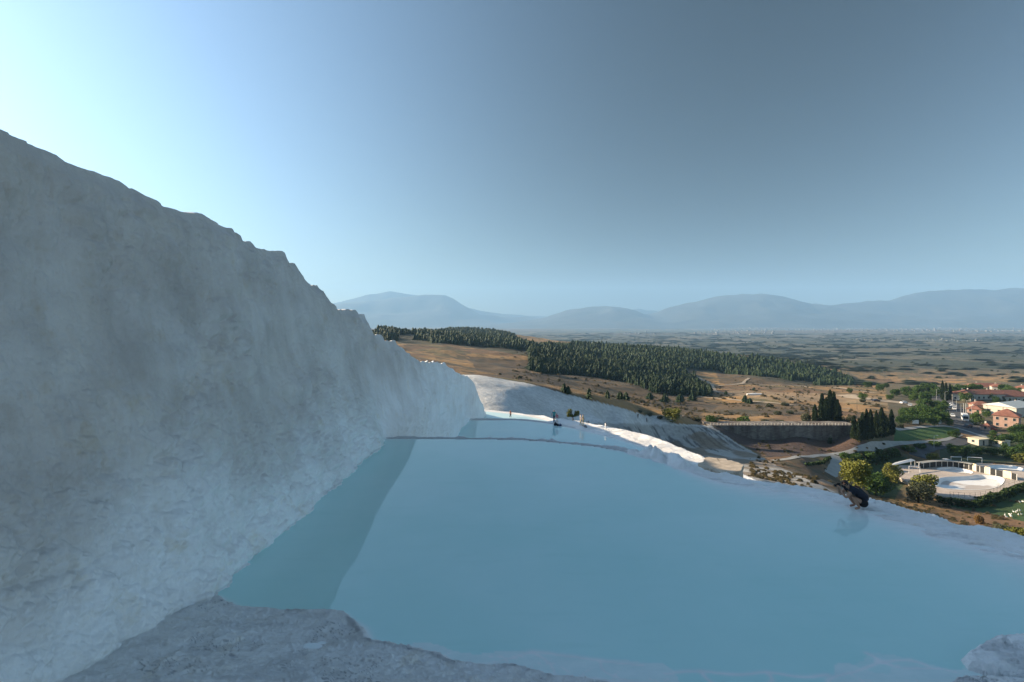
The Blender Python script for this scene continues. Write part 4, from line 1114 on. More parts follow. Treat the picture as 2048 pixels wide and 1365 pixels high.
# hedges
M['hedge'] = mat_leaf('hedge_leaves', (0.010, 0.026, 0.008), (0.035, 0.065, 0.016), (0.06, 0.09, 0.03))
def hedge(name, pts_px, h, wd, label, n=900, mat='hedge'):
    pts = [hit(a, b_) for a, b_ in pts_px]
    r = np.random.RandomState(int(pts_px[0][0]))
    P = np.array(smooth_poly([(p.x, p.y, p.z) for p in pts], 5))
    seg = np.linalg.norm(np.diff(P, axis=0), axis=1); cum = np.concatenate([[0], np.cumsum(seg)])
    s = r.rand(n) * cum[-1]
    C = np.stack([np.interp(s, cum, P[:, k]) for k in range(3)], -1)
    org = P[0].copy()
    th = r.rand(n) * math.pi
    bul = 1 + 0.25 * vnoise(s / 1.7, s * 0, seed=4)
    C[:, 2] = [gz(a, b_) for a, b_ in C[:, :2]]
    tan = np.stack([np.interp(s, cum[:-1] + seg / 2, np.diff(P, axis=0)[:, k] / seg) for k in range(2)], -1)
    nrm = np.stack([-tan[:, 1], tan[:, 0]], -1)
    off_ = np.cos(th) * wd / 2 * bul
    up = np.maximum(0.05, np.sin(th) ** 0.5 * h * bul)
    up = np.where(r.rand(n) < 0.3, up * r.rand(n), up)
    c = C + np.concatenate([nrm * off_[:, None], up[:, None]], 1)
    a = r.normal(size=(n, 3)); a /= np.linalg.norm(a, axis=1)[:, None]
    b = np.cross(a, r.normal(size=(n, 3))); b /= np.linalg.norm(b, axis=1)[:, None]
    sz = (0.22 + 0.22 * r.rand(n))[:, None]
    v = np.stack([c - a * sz, c - b * sz, c + a * sz, c + b * sz], 1).reshape(-1, 3) - org
    me = np_mesh(name, v, np.arange(n * 4).reshape(-1, 4), {'tint': np.repeat(r.rand(n), 4)}, smooth=False)
    o = link(name, me, M[mat]); o.location = org
    tag(o, label, 'hedge')
hedge('clipped_hedge', [(1872, 1003), (1895, 1008), (1925, 1013), (1950, 1014), (1985, 1004), (2015, 992), (2060, 976), (2120, 962)], 1.5, 2.2, 'long dark curved hedge dividing the lawn from the plaza', 2600)
hedge('low_hedge', [(1690, 932), (1730, 928), (1770, 920), (1800, 912)], 1.0, 1.6, 'short dark hedge below the pale footpath', 700)
hedge('low_hedge', [(1612, 932), (1640, 928), (1658, 918)], 0.6, 0.9, 'little curved hedge at the bend of the footpath', 400)
hedge('border_hedge', [(1880, 992), (1910, 996), (1950, 999), (1975, 996), (1998, 985)], 0.7, 0.8, 'thin row of dark shrubs along the plaza fence', 700)

# small tree growing at the edge of the second pool
def pool_tree():
    x, y, _ = Wz(1146, 838, -12.6 + 0) if False else W(1146, 838, 132)
    z = gz(x, y)
    z = max(z, CZ - (839 - HY) / F * y - 0.3)
    e = empty('forked_tree', (x, y, z)); k = y / F
    h = 23 * k
    b = MB()
    b.tube([(0, 0, -0.4), (0, 0, 7 * k)], [0.16, 0.13], 7)
    for dx, dz in [(-6, 15), (-3, 19), (6, 14), (4, 18), (9, 15), (-9, 13)]:
        b.tube([(0, 0, 6.5 * k), (dx * .5 * k, random.uniform(-.3, .3), (6.5 + (dz - 6.5) * .55) * k), (dx * k, random.uniform(-.6, .6), dz * k)], [0.10, 0.06, 0.02], 5)
    b.build('trunk', M['bark'], e, True)
    lob = [(-8, 0, 14, 5, 5, 5), (-6, 1, 19, 4.5, 5, 4), (-9, -1, 10, 3.5, 4, 3), (-3, 0, 10, 3, 4, 3), (8, 0, 13, 4.5, 5, 4.5), (10, 1, 16, 3, 4, 3), (4, -1, 10, 3, 4, 2.5), (6, 0, 17, 2.5, 3, 2)]
    v, f, t_ = leaf_cloud(5, 1300, 0.8 * k, [tuple(q * k for q in l) for l in lob], 0.4)
    link('crown', np_mesh('crown', v, f, {'tint': t_}, smooth=False), M['willow'], e)
    tag(e, 'small forked tree with olive leaves on the white terrace beside bathers', 'tree')
pool_tree()
# ================================================================== BUILT THINGS
M['asphalt'] = plain('asphalt', (0.075, 0.078, 0.085), 0.9, 0.2, 0.3)
M['path'] = plain('pale_path', (0.33, 0.33, 0.31), 0.9, 0.15, 0.5)
M['track'] = plain('dirt_track', (0.40, 0.32, 0.23), 0.95, 0.15, 0.4)
M['paving'] = plain('plaza_paving', (0.50, 0.43, 0.37), 0.85, 0.1, 0.4)
M['basin'] = plain('white_basin', (0.80, 0.81, 0.80), 0.6, 0.08, 0.3)
def mat_floor():
    m, t, b = newmat('basin_floor')
    n = noise_node(t, 0.09, 3, 0.5); r = ramp(t, n.outputs[0], [(0.46, (0.82, 0.83, 0.82)), (0.52, (0.50, 0.45, 0.41))])
    t.links.new(r.outputs[0], b.inputs['Base Color']); b.inputs['Roughness'].default_value = 0.7
    return m
M['basin_floor'] = mat_floor()
M['whitepaint'] = plain('white_paint', (0.78, 0.78, 0.76), 0.5, 0.04, 1)
M['cream'] = plain('cream_plaster', (0.72, 0.62, 0.42), 0.8, 0.08, 1)
M['pink'] = plain('pink_plaster', (0.42, 0.27, 0.21), 0.85, 0.1, 0.5)
M['offwhite'] = plain('offwhite_plaster', (0.50, 0.46, 0.39), 0.85, 0.1, 0.5)
M['roofgrey'] = plain('pale_sheet_roof', (0.52, 0.56, 0.54), 0.6, 0.08, 0.4)
M['glass'] = plain('dark_window', (0.03, 0.04, 0.05), 0.15, 0.1, 1)
M['metal'] = plain('grey_metal', (0.45, 0.46, 0.47), 0.45, 0.08, 2)
M['darkmetal'] = plain('dark_metal', (0.06, 0.06, 0.065), 0.5, 0.1, 2)
M['rubber'] = plain('tyre_rubber', (0.02, 0.02, 0.02), 0.9, 0.1, 3)
def mat_tiles():
    m, t, b = newmat('red_roof_tiles')
    wv = N(t, 'ShaderNodeTexWave'); wv.inputs['Scale'].default_value = 1.6; wv.inputs['Distortion'].default_value = 0.6
    tc = N(t, 'ShaderNodeTexCoord'); t.links.new(tc.outputs['Object'], wv.inputs['Vector'])
    n = noise_node(t, 0.8, 4)
    c1 = ramp(t, n.outputs[0], [(0.3, (0.20, 0.08, 0.055)), (0.7, (0.33, 0.145, 0.10))])
    c = mixrgb(t, c1.outputs[0], wv.outputs[0], 0.2, 'MULTIPLY')
    t.links.new(c, b.inputs['Base Color']); b.inputs['Roughness'].default_value = 0.9
    return m
M['tiles'] = mat_tiles()
def mat_wallstone():
    m, t, b = newmat('wall_stone')
    tc = N(t, 'ShaderNodeTexCoord')
    mp = N(t, 'ShaderNodeMapping'); mp.inputs['Rotation'].default_value = (R(90), 0, 0)
    t.links.new(tc.outputs['Object'], mp.inputs[0])
    br = N(t, 'ShaderNodeTexBrick'); br.inputs['Scale'].default_value = 1.0
    br.inputs['Brick Width'].default_value = 0.9; br.inputs['Row Height'].default_value = 0.45; br.inputs['Mortar Size'].default_value = 0.02
    br.inputs['Color1'].default_value = (0.16, 0.14, 0.125, 1); br.inputs['Color2'].default_value = (0.25, 0.23, 0.205, 1); br.inputs['Mortar'].default_value = (0.14, 0.13, 0.12, 1)
    t.links.new(mp.outputs[0], br.inputs['Vector'])
    n = noise_node(t, 0.35, 5, 0.6, stretch=(1, 1, 0.25))
    r = ramp(t, n.outputs[0], [(0.35, (0.35, 0.27, 0.24)), (0.6, (1, 1, 1))])
    c = mixrgb(t, br.outputs[0], r.outputs[0], 0.8, 'MULTIPLY')
    t.links.new(c, b.inputs['Base Color']); b.inputs['Roughness'].default_value = 0.95
    return m
M['wallstone'] = mat_wallstone()

def strip(name, pts_px, width, mat, off=0.10, nx=3, dmin=0):
    pts = [hit(a, b_, dmin) for a, b_ in pts_px]
    P = smooth_poly([(p.x, p.y) for p in pts if p is not None], 8)
    P = np.array(P); T_ = np.gradient(P, axis=0); T_ /= np.linalg.norm(T_, axis=1)[:, None]
    Nn = np.stack([-T_[:, 1], T_[:, 0]], -1)
    V = []
    ww = width * (1 + 0.08 * np.sin(np.arange(len(P)) * 1.3))
    for p, n, w_ in zip(P, Nn, ww):
        for k in range(nx):
            q = p + n * w_ * (k / (nx - 1) - 0.5)
            V.append((q[0], q[1], gz(q[0], q[1]) + off))
    V = np.array(V)
    me = np_mesh(name, V, grid_faces(len(P), nx))
    if me.polygons[0].normal.z < 0: me.flip_normals()
    o = link(name, me, mat); tag(o, kind='structure')
    return o
strip('footpath', [(1545, 922), (1580, 918), (1620, 914), (1660, 910), (1705, 902), (1750, 894), (1800, 887), (1850, 884), (1890, 880), (1922, 870)], 1.8, M['path'])
strip('upper_footpath', [(1790, 859), (1830, 856), (1870, 853), (1900, 854), (1928, 861), (1950, 868), (1985, 880)], 2.4, M['path'], 0.14)
strip('road', [(1946, 872), (1936, 856), (1926, 842), (1912, 826), (1898, 812), (1884, 799), (1870, 789)], 10, M['asphalt'], 0.12, 5)
strip('side_road', [(1938, 859), (1970, 866), (2010, 872), (2060, 879), (2110, 886)], 6, M['asphalt'], 0.16, 4)
strip('dirt_track', [(1385, 750), (1405, 760), (1424, 769), (1450, 771), (1520, 771), (1600, 773), (1690, 778), (1750, 787)], 3.4, M['track'], 0.25)
strip('dirt_track', [(1395, 793), (1440, 798), (1500, 803), (1560, 808), (1620, 813), (1700, 818)], 2.6, M['track'], 0.2)
strip('dirt_track', [(1482, 769), (1490, 763), (1498, 757)], 2.5, M['track'], 0.25)
strip('dirt_track', [(1424, 770), (1428, 780), (1445, 787), (1470, 789)], 3, M['track'], 0.2)
strip('parking_lot', [(1690, 790), (1712, 796), (1750, 801), (1800, 806), (1838, 812)], 11, M['track'], 0.2, 4)
strip('garden_path', [(1668, 911), (1674, 922), (1668, 938), (1660, 950)], 3, M['path'], 0.12)
strip('garden_path', [(1836, 915), (1844, 902), (1868, 894), (1905, 888), (1935, 880)], 5, M['asphalt'], 0.12)
strip('goat_track', [(1706, 985), (1760, 1004), (1800, 1017), (1845, 1036), (1880, 1051)], 0.8, M['track'], 0.12)

# --- retaining wall with its walk and bollards
x1, x2 = (1418 - HX) / F * 197, (1712 - HX) / F * 197
zt, zb = CZ - 36.9, CZ - 45
wall = empty('retaining_wall', ((x1 + x2) / 2, 196, zb))
L2 = (x2 - x1) / 2
MB().box(-L2, L2, 0, 8, 0, zt - zb).build('masonry', M['wallstone'], wall)
MB().box(-L2 - 0.1, L2 + 0.1, -0.15, 8.2, zt - zb + 0.003, zt - zb + 0.18).build('coping', M['wallstone'], wall)
tag(wall, 'long stone retaining wall with pale coping below the cypress group', 'wall')
nb = 44
bme = MB().prism([(0.16 * math.cos(a), 0.16 * math.sin(a)) for a in [0.785 * i for i in range(8)]], 0, 0.62).mesh('bollard')
cme_ = MB().prism([(0.22 * math.cos(a), 0.22 * math.sin(a)) for a in [0.785 * i for i in range(8)]], 0.62, 0.72).mesh('cap')
for k in range(nb):
    xx = x1 + 0.4 + (x2 - x1 - 0.8) * k / (nb - 1)
    e = link('bollard', bme, M['path']); e.location = (xx, 196.25, zt + 0.17)
    c = link('cap', cme_, M['offwhite'], e)
    tag(e, 'short pale bollard in the row along the top of the stone wall', 'bollard', 'bollards on the retaining wall')

# --- the plaza with its empty basins
PZ0 = -41.0
def pp(l): return [Wz(a, b_, PZ0)[:2] for a, b_ in l]
def closed(l, n=5):
    q = smooth_poly([l[-1]] + l + [l[0], l[1]], n)
    return q[n:-n - 1]
outer = closed(pp([(1788, 944), (1800, 931), (1850, 926), (1900, 921), (1960, 921), (2040, 926), (2120, 934), (2130, 958), (2050, 964), (2012, 977), (1985, 991), (1940, 998), (1890, 994), (1855, 984), (1810, 962)]), 3)
basA = closed(pp([(1872, 967), (1880, 957), (1906, 954), (1938, 953), (1955, 950), (1976, 951), (1998, 954), (2008, 959), (2006, 966), (1998, 973), (1979, 978), (1950, 980), (1920, 980), (1888, 977), (1874, 973)]), 3)
basB = closed(pp([(1874, 937.5), (1888, 935), (1910, 935), (1933, 940), (1946, 945), (1940, 948), (1924, 947), (1897, 944), (1879, 941)]), 3)
basC = closed(pp([(1975, 936), (1986, 931.5), (2016, 931), (2034, 934), (2050, 939), (2058, 943), (2046, 944), (2030, 941), (2007, 939.5), (1989, 939.5)]), 3)
bm = bmesh.new(); edges = []
for loop in (outer, basA, basB, basC):
    vs_ = [bm.verts.new((x, y, PZ0)) for x, y in loop]
    edges += [bm.edges.new((vs_[i], vs_[(i + 1) % len(vs_)])) for i in range(len(vs_))]
bmesh.ops.triangle_fill(bm, use_beauty=True, use_dissolve=False, edges=edges)
ctr = {}
for f in list(bm.faces):
    c = f.calc_center_median()
    for bs in (basA, basB, basC):
        if inpoly(np.array([c.x]), np.array([c.y]), bs)[0]:
            bm.faces.remove(f); break
for f in bm.faces:
    if f.normal.z < 0: f.normal_flip()
me = bpy.data.meshes.new('plaza'); bm.to_mesh(me); bm.free()
tag(link('plaza', me, M['paving']), kind='structure')
sk = MB(); n = len(outer)
sk.add([(x, y, PZ0) for x, y in outer] + [(x, y, PZ0 - 3) for x, y in outer], [(i, (i + 1) % n, n + (i + 1) % n, n + i) for i in range(n)])
tag(sk.build('plaza_kerb', M['paving']), kind='structure')
for nm, bs, lb, dp in [('empty_basin', basA, 'large drained white basin with a blue-white floor on the plaza', 0.9), ('empty_basin', basB, 'small drained white basin beside the curved pergola', 0.6), ('empty_basin', basC, 'long drained white basin behind the cream wall panels', 0.6)]:
    cxm = sum(p[0] for p in bs) / len(bs); cym = sum(p[1] for p in bs) / len(bs); n = len(bs)
    e = empty(nm, (cxm, cym, PZ0 - dp))
    b = MB(); vs_ = []
    for k, z in [(1.02, dp + 0.06), (0.985, dp + 0.07), (0.95, 0.25), (0.90, 0.0)]:
        vs_ += [((x - cxm) * k, (y - cym) * k, z) for x, y in bs]
    fs = [(l * n + i, l * n + (i + 1) % n, (l + 1) * n + (i + 1) % n, (l + 1) * n + i) for l in range(3) for i in range(n)]
    b.add(vs_, fs); b.build('basin_wall', M['basin'], e, True)
    fl_ = MB(); fl_.add([((x - cxm) * 0.905, (y - cym) * 0.905, 0.015) for x, y in bs] + [(0, 0, -0.05)], [(i, (i + 1) % n, n) for i in range(n)])
    fl_.build('basin_floor', M['basin_floor'], e)
    tag(e, lb, 'pool basin')
# curved pergola
pts = smooth_poly(pp([(1838, 938), (1872, 934), (1906, 934.5), (1938, 939), (1960, 945), (1992, 952), (2034, 961)]), 3)
e = empty('curved_pergola', (pts[0][0], pts[0][1], PZ0))
o0 = Vector((pts[0][0], pts[0][1], 0))
for i, (x, y) in enumerate(pts):
    MB().box(x - o0.x - 0.07, x - o0.x + 0.07, y - o0.y - 0.07, y - o0.y + 0.07, 0, 1.9).build('post', M['whitepaint'], e)
M['shade'] = plain('shade_and_door_dark', (0.03, 0.03, 0.028), 0.9, 0.2, 3)  # near-black standing in for shade in gaps and the hall doorway, also door colour
for i in range(len(pts) - 1):
    a = Vector((pts[i][0], pts[i][1], 0)) - o0; b_ = Vector((pts[i + 1][0], pts[i + 1][1], 0)) - o0
    t_ = (b_ - a).normalized(); nn = Vector((-t_.y, t_.x, 0))
    sec = MB(); q = [a - nn * 0.9, b_ - nn * 0.9, b_ + nn * 0.9, a + nn * 0.9]
    if i < 10:
        sec.prism([(v.x, v.y) for v in q], 1.9, 2.05); sec.build('roof_panel', M['path'], e)
    cream = i in (10, 13, 16)
    q = [a, b_, b_ + nn * 0.2, a + nn * 0.2]
    MB().prism([(v.x, v.y) for v in q], 0.003, 1.85 if not cream else 2.2).build('wall_or_shade', M['cream'] if cream else M['shade'], e)  # dark panels stand in for shade under the roof and between cream panels
tag(e, 'low curved pergola with pale roof edge and cream panels around the plaza', 'pergola')
# slanted canopy and frames
def px_pt(px, py, z): return Vector(Wz(px, py, z))
c0, c1, c2, c3 = px_pt(1776, 934, PZ0 + 2.2), px_pt(1830, 922, PZ0 + 2.6), px_pt(1822, 918.5, PZ0 + 3.0), px_pt(1790, 926, PZ0 + 2.6)
e = empty('canopy', (c0.x, c0.y, PZ0))
b = MB(); q = [v - Vector((c0.x, c0.y, PZ0)) for v in (c0, c1, c2, c3)]
b.add([tuple(v) for v in q] + [tuple(v + Vector((0, 0, 0.12))) for v in q], [(3, 2, 1, 0), (4, 5, 6, 7), (0, 1, 5, 4), (1, 2, 6, 5), (2, 3, 7, 6), (3, 0, 4, 7)])
b.build('canopy_roof', M['whitepaint'], e)
for v in q: MB().box(v.x - .06, v.x + .06, v.y - .06, v.y + .06, -2.5, v.z + 0.02).build('post', M['metal'], e)
tag(e, 'slanted white canopy on posts at the plaza entrance', 'canopy')
for a, b_, hh, lb in [((1818, 947), (1840, 948), 2.2, 'white post-and-beam frame near the slanted canopy'), ((1902, 924), (1923, 924.5), 1.7, 'white beam frame beside the parked white car'), ((1935, 925), (1964, 927), 1.8, 'longer white beam frame next to the shorter one behind the pergola')]:
    A, B_ = px_pt(*a, PZ0), px_pt(*b_, PZ0)
    e = empty('beam_frame', A); dv = B_ - A
    for v in (Vector((0, 0, 0)), dv): MB().tube([v, v + Vector((0, 0, hh))], 0.07, 6).build('post', M['whitepaint'], e)
    MB().tube([Vector((0, 0, hh)), dv + Vector((0, 0, hh))], 0.12, 6).build('beam', M['whitepaint'], e)
    tag(e, lb, 'frame')
# fence along the lower edge
fp = smooth_poly(pp([(1900, 993), (1940, 995.5), (1980, 989), (2008, 976), (2046, 963)]), 4)
e = empty('plaza_fence', (fp[0][0], fp[0][1], PZ0)); o0 = Vector((fp[0][0], fp[0][1], 0))
for x, y in fp: MB().tube([(x - o0.x, y - o0.y, 0), (x - o0.x, y - o0.y, 1.3)], 0.035, 5).build('post', M['darkmetal'], e)
for hz_ in (0.65, 1.25): MB().tube([(x - o0.x, y - o0.y, hz_) for x, y in fp], 0.02, 4).build('rail', M['darkmetal'], e)
tag(e, 'thin dark post fence along the hedge side of the plaza', 'fence')

# --- houses
def place(px, py=None, d=None): return hit(px, py) if d is None else hitd(px, d)
def box_part(name, e, x0, x1_, y0, y1, z0, z1, mat): return MB().box(x0, x1_, y0, y1, z0, z1).build(name, mat, e)
def hip_roof(e, w_, l, z, h, ov=0.5, mat='tiles', ridge=None):
    hw, hl = w_ / 2 + ov, l / 2 + ov
    rr = max(0.0, hl - hw) if ridge is None else ridge
    b = MB(); b.add([(-hw, -hl, z), (hw, -hl, z), (hw, hl, z), (-hw, hl, z), (0, -rr - .01, z + h), (0, rr + .01, z + h), (-hw, -hl, z - .2), (hw, -hl, z - .2), (hw, hl, z - .2), (-hw, hl, z - .2)],
                    [(0, 1, 4), (1, 2, 5, 4), (2, 3, 5), (3, 0, 4, 5), (6, 7, 1, 0), (7, 8, 2, 1), (8, 9, 3, 2), (9, 6, 0, 3), (9, 8, 7, 6)])
    return b.build('roof', M[mat], e)
def window(e, face, a, z, w_, h, ww, hh):
    """window on face 'x+','x-','y+','y-' at offset a along it"""
    s = 1 if face[1] == '+' else -1
    def bx_(nm, off, th, dw, dh, mat, par):
        if face[0] == 'x': return MB().box(s * (ww / 2) - th / 2 + off * s, s * (ww / 2) + th / 2 + off * s, a - w_ / 2 - dw, a + w_ / 2 + dw, z - dh, z + h + dh).build(nm, M[mat], par)
        return MB().box(a - w_ / 2 - dw, a + w_ / 2 + dw, s * (hh / 2) - th / 2 + off * s, s * (hh / 2) + th / 2 + off * s, z - dh, z + h + dh).build(nm, M[mat], par)
    f = bx_('window', 0.02, 0.10, 0.08, 0.08, 'offwhite', e)
    bx_('pane', 0.06, 0.06, 0, 0, 'glass', f)
def house(px, d, w_, l, h, rh, rz, wall, label, wins=((0.25, 1.2), (0.6, 1.2)), dz=0.0, roof='tiles', name='house'):
    p = hitd(px, d); e = empty(name, (p.x, p.y, p.z - 0.6 + dz), rz)
    box_part('wall', e, -w_ / 2, w_ / 2, -l / 2, l / 2, 0, h + 0.6, M[wall])
    rf_ = hip_roof(e, w_, l, h + 0.6, rh, mat=roof)
    MB().box(w_ * 0.2, w_ * 0.2 + 0.6, l * 0.15, l * 0.15 + 0.6, h + 0.7, h + rh + 1.1).build('chimney', M['offwhite'], rf_)
    MB().box(-w_ / 2 - 0.06, w_ / 2 + 0.06, -l / 2 - 0.06, l / 2 + 0.06, 0, 0.95).build('plinth', M['wallstone'], e)
    nst = max(1, int(h // 2.6))
    for st_ in range(nst):
        z = 1.5 + st_ * 2.7
        for fc, ln in (('y-', w_), ('x-', l), ('x+', l)):
            k = max(1, int(ln // 2.8))
            for i in range(k): window(e, fc, -ln / 2 + ln * (i + 0.5) / k, z, 0.9, 1.2, w_, l)
    box_part('door', e, -0.5, 0.5, -l / 2 - 0.05, -l / 2 + 0.05, 0.6, 2.6, M['shade'])
    tag(e, label, 'house')
    return e
hp = house(2014, 247, 8.5, 8.5, 5.6, 2.8, R(42), 'pink', 'pink two-storey house with a hipped red tile roof by the road')
# balcony canopy of the pink house
box_part('awning', hp, 4.25, 6.5, -4.2, 4.0, 3.0, 3.15, M['whitepaint'])
p = hitd(2018, 285); e = empty('market_hall', (p.x, p.y, p.z - 0.5), R(24))
box_part('wall', e, -9, 9, -7, 7, 0, 5.2, M['offwhite'])
b = MB(); b.add([(-9.6, -7.6, 5.2), (9.6, -7.6, 5.2), (9.6, 7.6, 5.2), (-9.6, 7.6, 5.2), (-9.6, 0, 7.2), (9.6, 0, 7.2)], [(0, 1, 5, 4), (2, 3, 4, 5), (0, 4, 3), (1, 2, 5), (3, 2, 1, 0)]); b.build('roof', M['roofgrey'], e)
box_part('opening_shade', e, 2, 8, -7.05, -6.95, 0.5, 3.8, M['shade'])  # solid dark panel painted as the shaded inside of the hall
for i in range(3): window(e, 'x-', -4.5 + i * 4.5, 2.0, 1.4, 1.2, 18, 14)
tag(e, 'wide pale hall with a shallow grey-green sheet roof behind the pink house', 'hall')
house(1928, 335, 9, 9, 4.2, 2.4, R(35), 'offwhite', 'white corner house with red hip roof joined to the long hotel')
for px, d, w_, l, lb in [(1955, 338, 9, 26, 'long red-roofed hotel wing behind the white corner house'), (1996, 340, 9, 30, 'middle red-roofed hotel wing with a row of small cypresses'), (2038, 338, 9, 28, 'hotel wing with red roof ending the long row')]:
    house(px, d, w_, l, 3.6, 2.4, R(90), 'offwhite', lb, name='hotel_wing')
house(1968, 452, 9, 26, 3.5, 2.6, R(80), 'offwhite', 'lone long red roof rising behind the trees of the village', name='farmhouse')
house(1998, 440, 8, 10, 4, 2, R(60), 'offwhite', 'small white house far behind the hotel roofs')
house(2046, 430, 8, 10, 4, 2, R(20), 'offwhite', 'white house beside the far row of poplars')
house(1960, 300, 6, 8, 2.6, 1.8, R(70), 'pink', 'small red-roofed shop between the road and the hall', name='shop')
house(1950, 288, 5, 6, 2.4, 1.6, R(40), 'pink', 'tiny kiosk with red roof beside the road trees', name='kiosk')
house(2042, 300, 6, 9, 3.0, 1.8, R(80), 'pink', 'red-roofed annex behind the grey hall', name='annex')
house(1974, 243, 3.4, 3.4, 2.2, 1.2, R(30), 'pink', 'orange ticket booth in front of the pink house', name='booth')
for px, d, w_, l, lb in [(1956, 212, 5.0, 4.0, 'low flat-roofed tan hut in the trees behind the plaza'), (2002, 210, 4.4, 3.4, 'smaller tan hut beside the flat-roofed one')]:
    p = hitd(px, d); e = empty('flat_hut', (p.x, p.y, p.z - 0.4), R(15))
    box_part('wall', e, -w_ / 2, w_ / 2, -l / 2, l / 2, 0, 2.6, M['offwhite']); box_part('roof', e, -w_ / 2 - .3, w_ / 2 + .3, -l / 2 - .3, l / 2 + .3, 2.603, 2.8, M['cream'])
    box_part('door', e, -0.4, 0.4, -l / 2 - 0.04, -l / 2 + 0.04, 0.4, 2.2, M['shade']); window(e, 'x-', 0, 1.4, 0.9, 0.8, w_, l)
    tag(e, lb, 'hut')
p = hitd(1510, 356); e = empty('white_shed', (p.x, p.y, p.z - 0.3), R(4))
box_part('wall', e, -5, 5, -1.2, 1.2, 0, 1.5, M['whitepaint']); hip_roof(e, 10, 2.4, 1.5, 0.5, 0.15, 'whitepaint', 0.01)
tag(e, 'long low white shed in the dry field', 'shed')
for px, py, w_, lb in [(1831, 851, 2.4, 'larger white notice board at the top of the lawn'), (1879, 851, 1.1, 'smaller white notice board near the road')]:
    p = hit(px, py); e = empty('notice_board', p, R(-10))
    for s in (-1, 1): MB().tube([(s * w_ * .4, 0, -0.2), (s * w_ * .4, 0, 1.2)], 0.05, 6).build('post', M['darkmetal'], e)
    box_part('panel', e, -w_ / 2, w_ / 2, -0.12, -0.06, 0.7, 2.3, M['whitepaint']); tag(e, lb, 'notice board')

# --- poles
def pole(px, py, h, label, group, arm=True, mat='metal'):
    p = hit(px, py); e = empty('lamp_post' if arm else 'pole', p)
    MB().tube([(0, 0, -0.3), (0, 0, h)], [0.09, 0.05], 6).build('shaft', M[mat], e)
    if arm:
        MB().tube([(0, 0, h - 0.05), (0.5, 0, h + 0.2), (1.1, 0, h + 0.2)], 0.045, 5).build('arm', M[mat], e)
        MB().box(0.9, 1.5, -0.12, 0.12, h + 0.13, h + 0.24).build('lamp_head', M['whitepaint'], e)
    else: MB().tube([(0, 0, h), (0, 0, h + 0.12)], [0.08, 0.02], 6).build('finial', M[mat], e)
    tag(e, label, 'lamp post' if arm else 'pole', group)
for px, py in [(1922, 834), (1905, 818), (1890, 806), (1943, 838), (1934, 826), (1873, 800), (1913, 824), (1964, 852)]:
    pole(px, py, 6.5, 'tall grey lamp post lining the village road', 'lamp posts on the road')
for px, py in [(1927, 838), (1931, 838)]: pole(px, py, 7.5, 'bare white flagpole standing behind the parked coach', 'flagpoles behind the coach', False, 'whitepaint')
pole(1593, 812, 9, 'thin utility pole in the dry field behind the wall', None, False, 'darkmetal')
pole(1714, 820, 5, 'short utility pole beside the parking lot', None, False, 'darkmetal')
pole(1456, 850, 3.2, 'dark gatepost near the bright green shrub', None, False, 'darkmetal')
pole(1868, 897, 4.5, 'single lamp post beside the garden path', None)

# --- vehicles
def car_parts():
    prof = [(-2.05, 0.35), (-2.1, 0.75), (-1.95, 0.95), (-1.5, 1.02), (-0.95, 1.42), (0.55, 1.45), (1.15, 1.0), (1.95, 0.85), (2.1, 0.65), (2.08, 0.35)]
    b = MB(); n = len(prof)
    def ring(y, k): return [(x, y * (k if z > 1.05 else 1), z) for x, z in prof]
    vs_ = ring(-0.85, 0.78) + ring(0.85, 0.78)
    b.add(vs_, [tuple(range(n)), tuple(range(2 * n - 1, n - 1, -1))] + [(i, n + i, n + (i + 1) % n, (i + 1) % n) for i in range(n)])
    body = b.mesh('body')
    g = MB()
    for s in (-1, 1):
        g.add([(-1.35, s * 0.80, 1.06), (0.98, s * 0.80, 1.06), (0.5, s * 0.69, 1.40), (-0.9, s * 0.69, 1.38)], [(0, 1, 2, 3)])
    g.add([(0.64, -0.6, 1.40), (0.64, 0.6, 1.40), (1.12, 0.74, 1.05), (1.12, -0.74, 1.05)], [(0, 1, 2, 3)])
    g.add([(-1.02, -0.6, 1.40), (-1.02, 0.6, 1.40), (-1.48, 0.74, 1.06), (-1.48, -0.74, 1.06)], [(0, 1, 2, 3)])
    glass = g.mesh('windows')
    wl = MB()
    wl.tube([(0, -0.1, 0), (0, 0.1, 0)], 0.32, 10)
    return body, glass, wl.mesh('wheel')
CB, CG, CW = car_parts()
def car(px, py, rz, col, label, group=None, p=None):
    p = hit(px, py) if p is None else p
    e = empty('parked_car', (p.x, p.y, p.z + 0.14), rz)
    o = bpy.data.objects.new('body', CB); COL.objects.link(o); o.parent = e
    if not CB.materials: CB.materials.append(None)
    o.material_slots[0].link = 'OBJECT'; o.material_slots[0].material = col
    link('windows', CG, M['glass'], e)
    for sx in (-1.3, 1.3):
        for sy in (-0.78, 0.78):
            w_ = link('wheel', CW, M['rubber'], e); w_.location = (sx, sy, 0.32)
    tag(e, label, 'car', group)
def paint(n, c):
    m = plain(n, c, 0.3, 0.02, 1); return m
PW, PSL, PD, PR = paint('white_car_paint', (0.75, 0.76, 0.77)), paint('silver_car_paint', (0.45, 0.47, 0.5)), paint('dark_car_paint', (0.04, 0.045, 0.06)), paint('red_car_paint', (0.35, 0.05, 0.04))
for px, py, rz, c in [(1898, 814, 1.0, PW), (1903, 812, 1.0, PW), (1908, 815, 1.0, PSL), (1893, 811, 1.0, PSL), (1900, 818, 1.0, PW), (1908, 820, 1.0, PW)]:
    car(px, py, rz, c, 'pale car parked in the row beside the village road', 'cars parked by the road')
car(1808, 808, 0.2, PW, 'white car on the pale parking lot'); car(1820, 813, 0.9, PSL, 'silver car at the corner of the parking lot'); car(1752, 804, 0.1, PD, 'dark car alone on the parking lot')
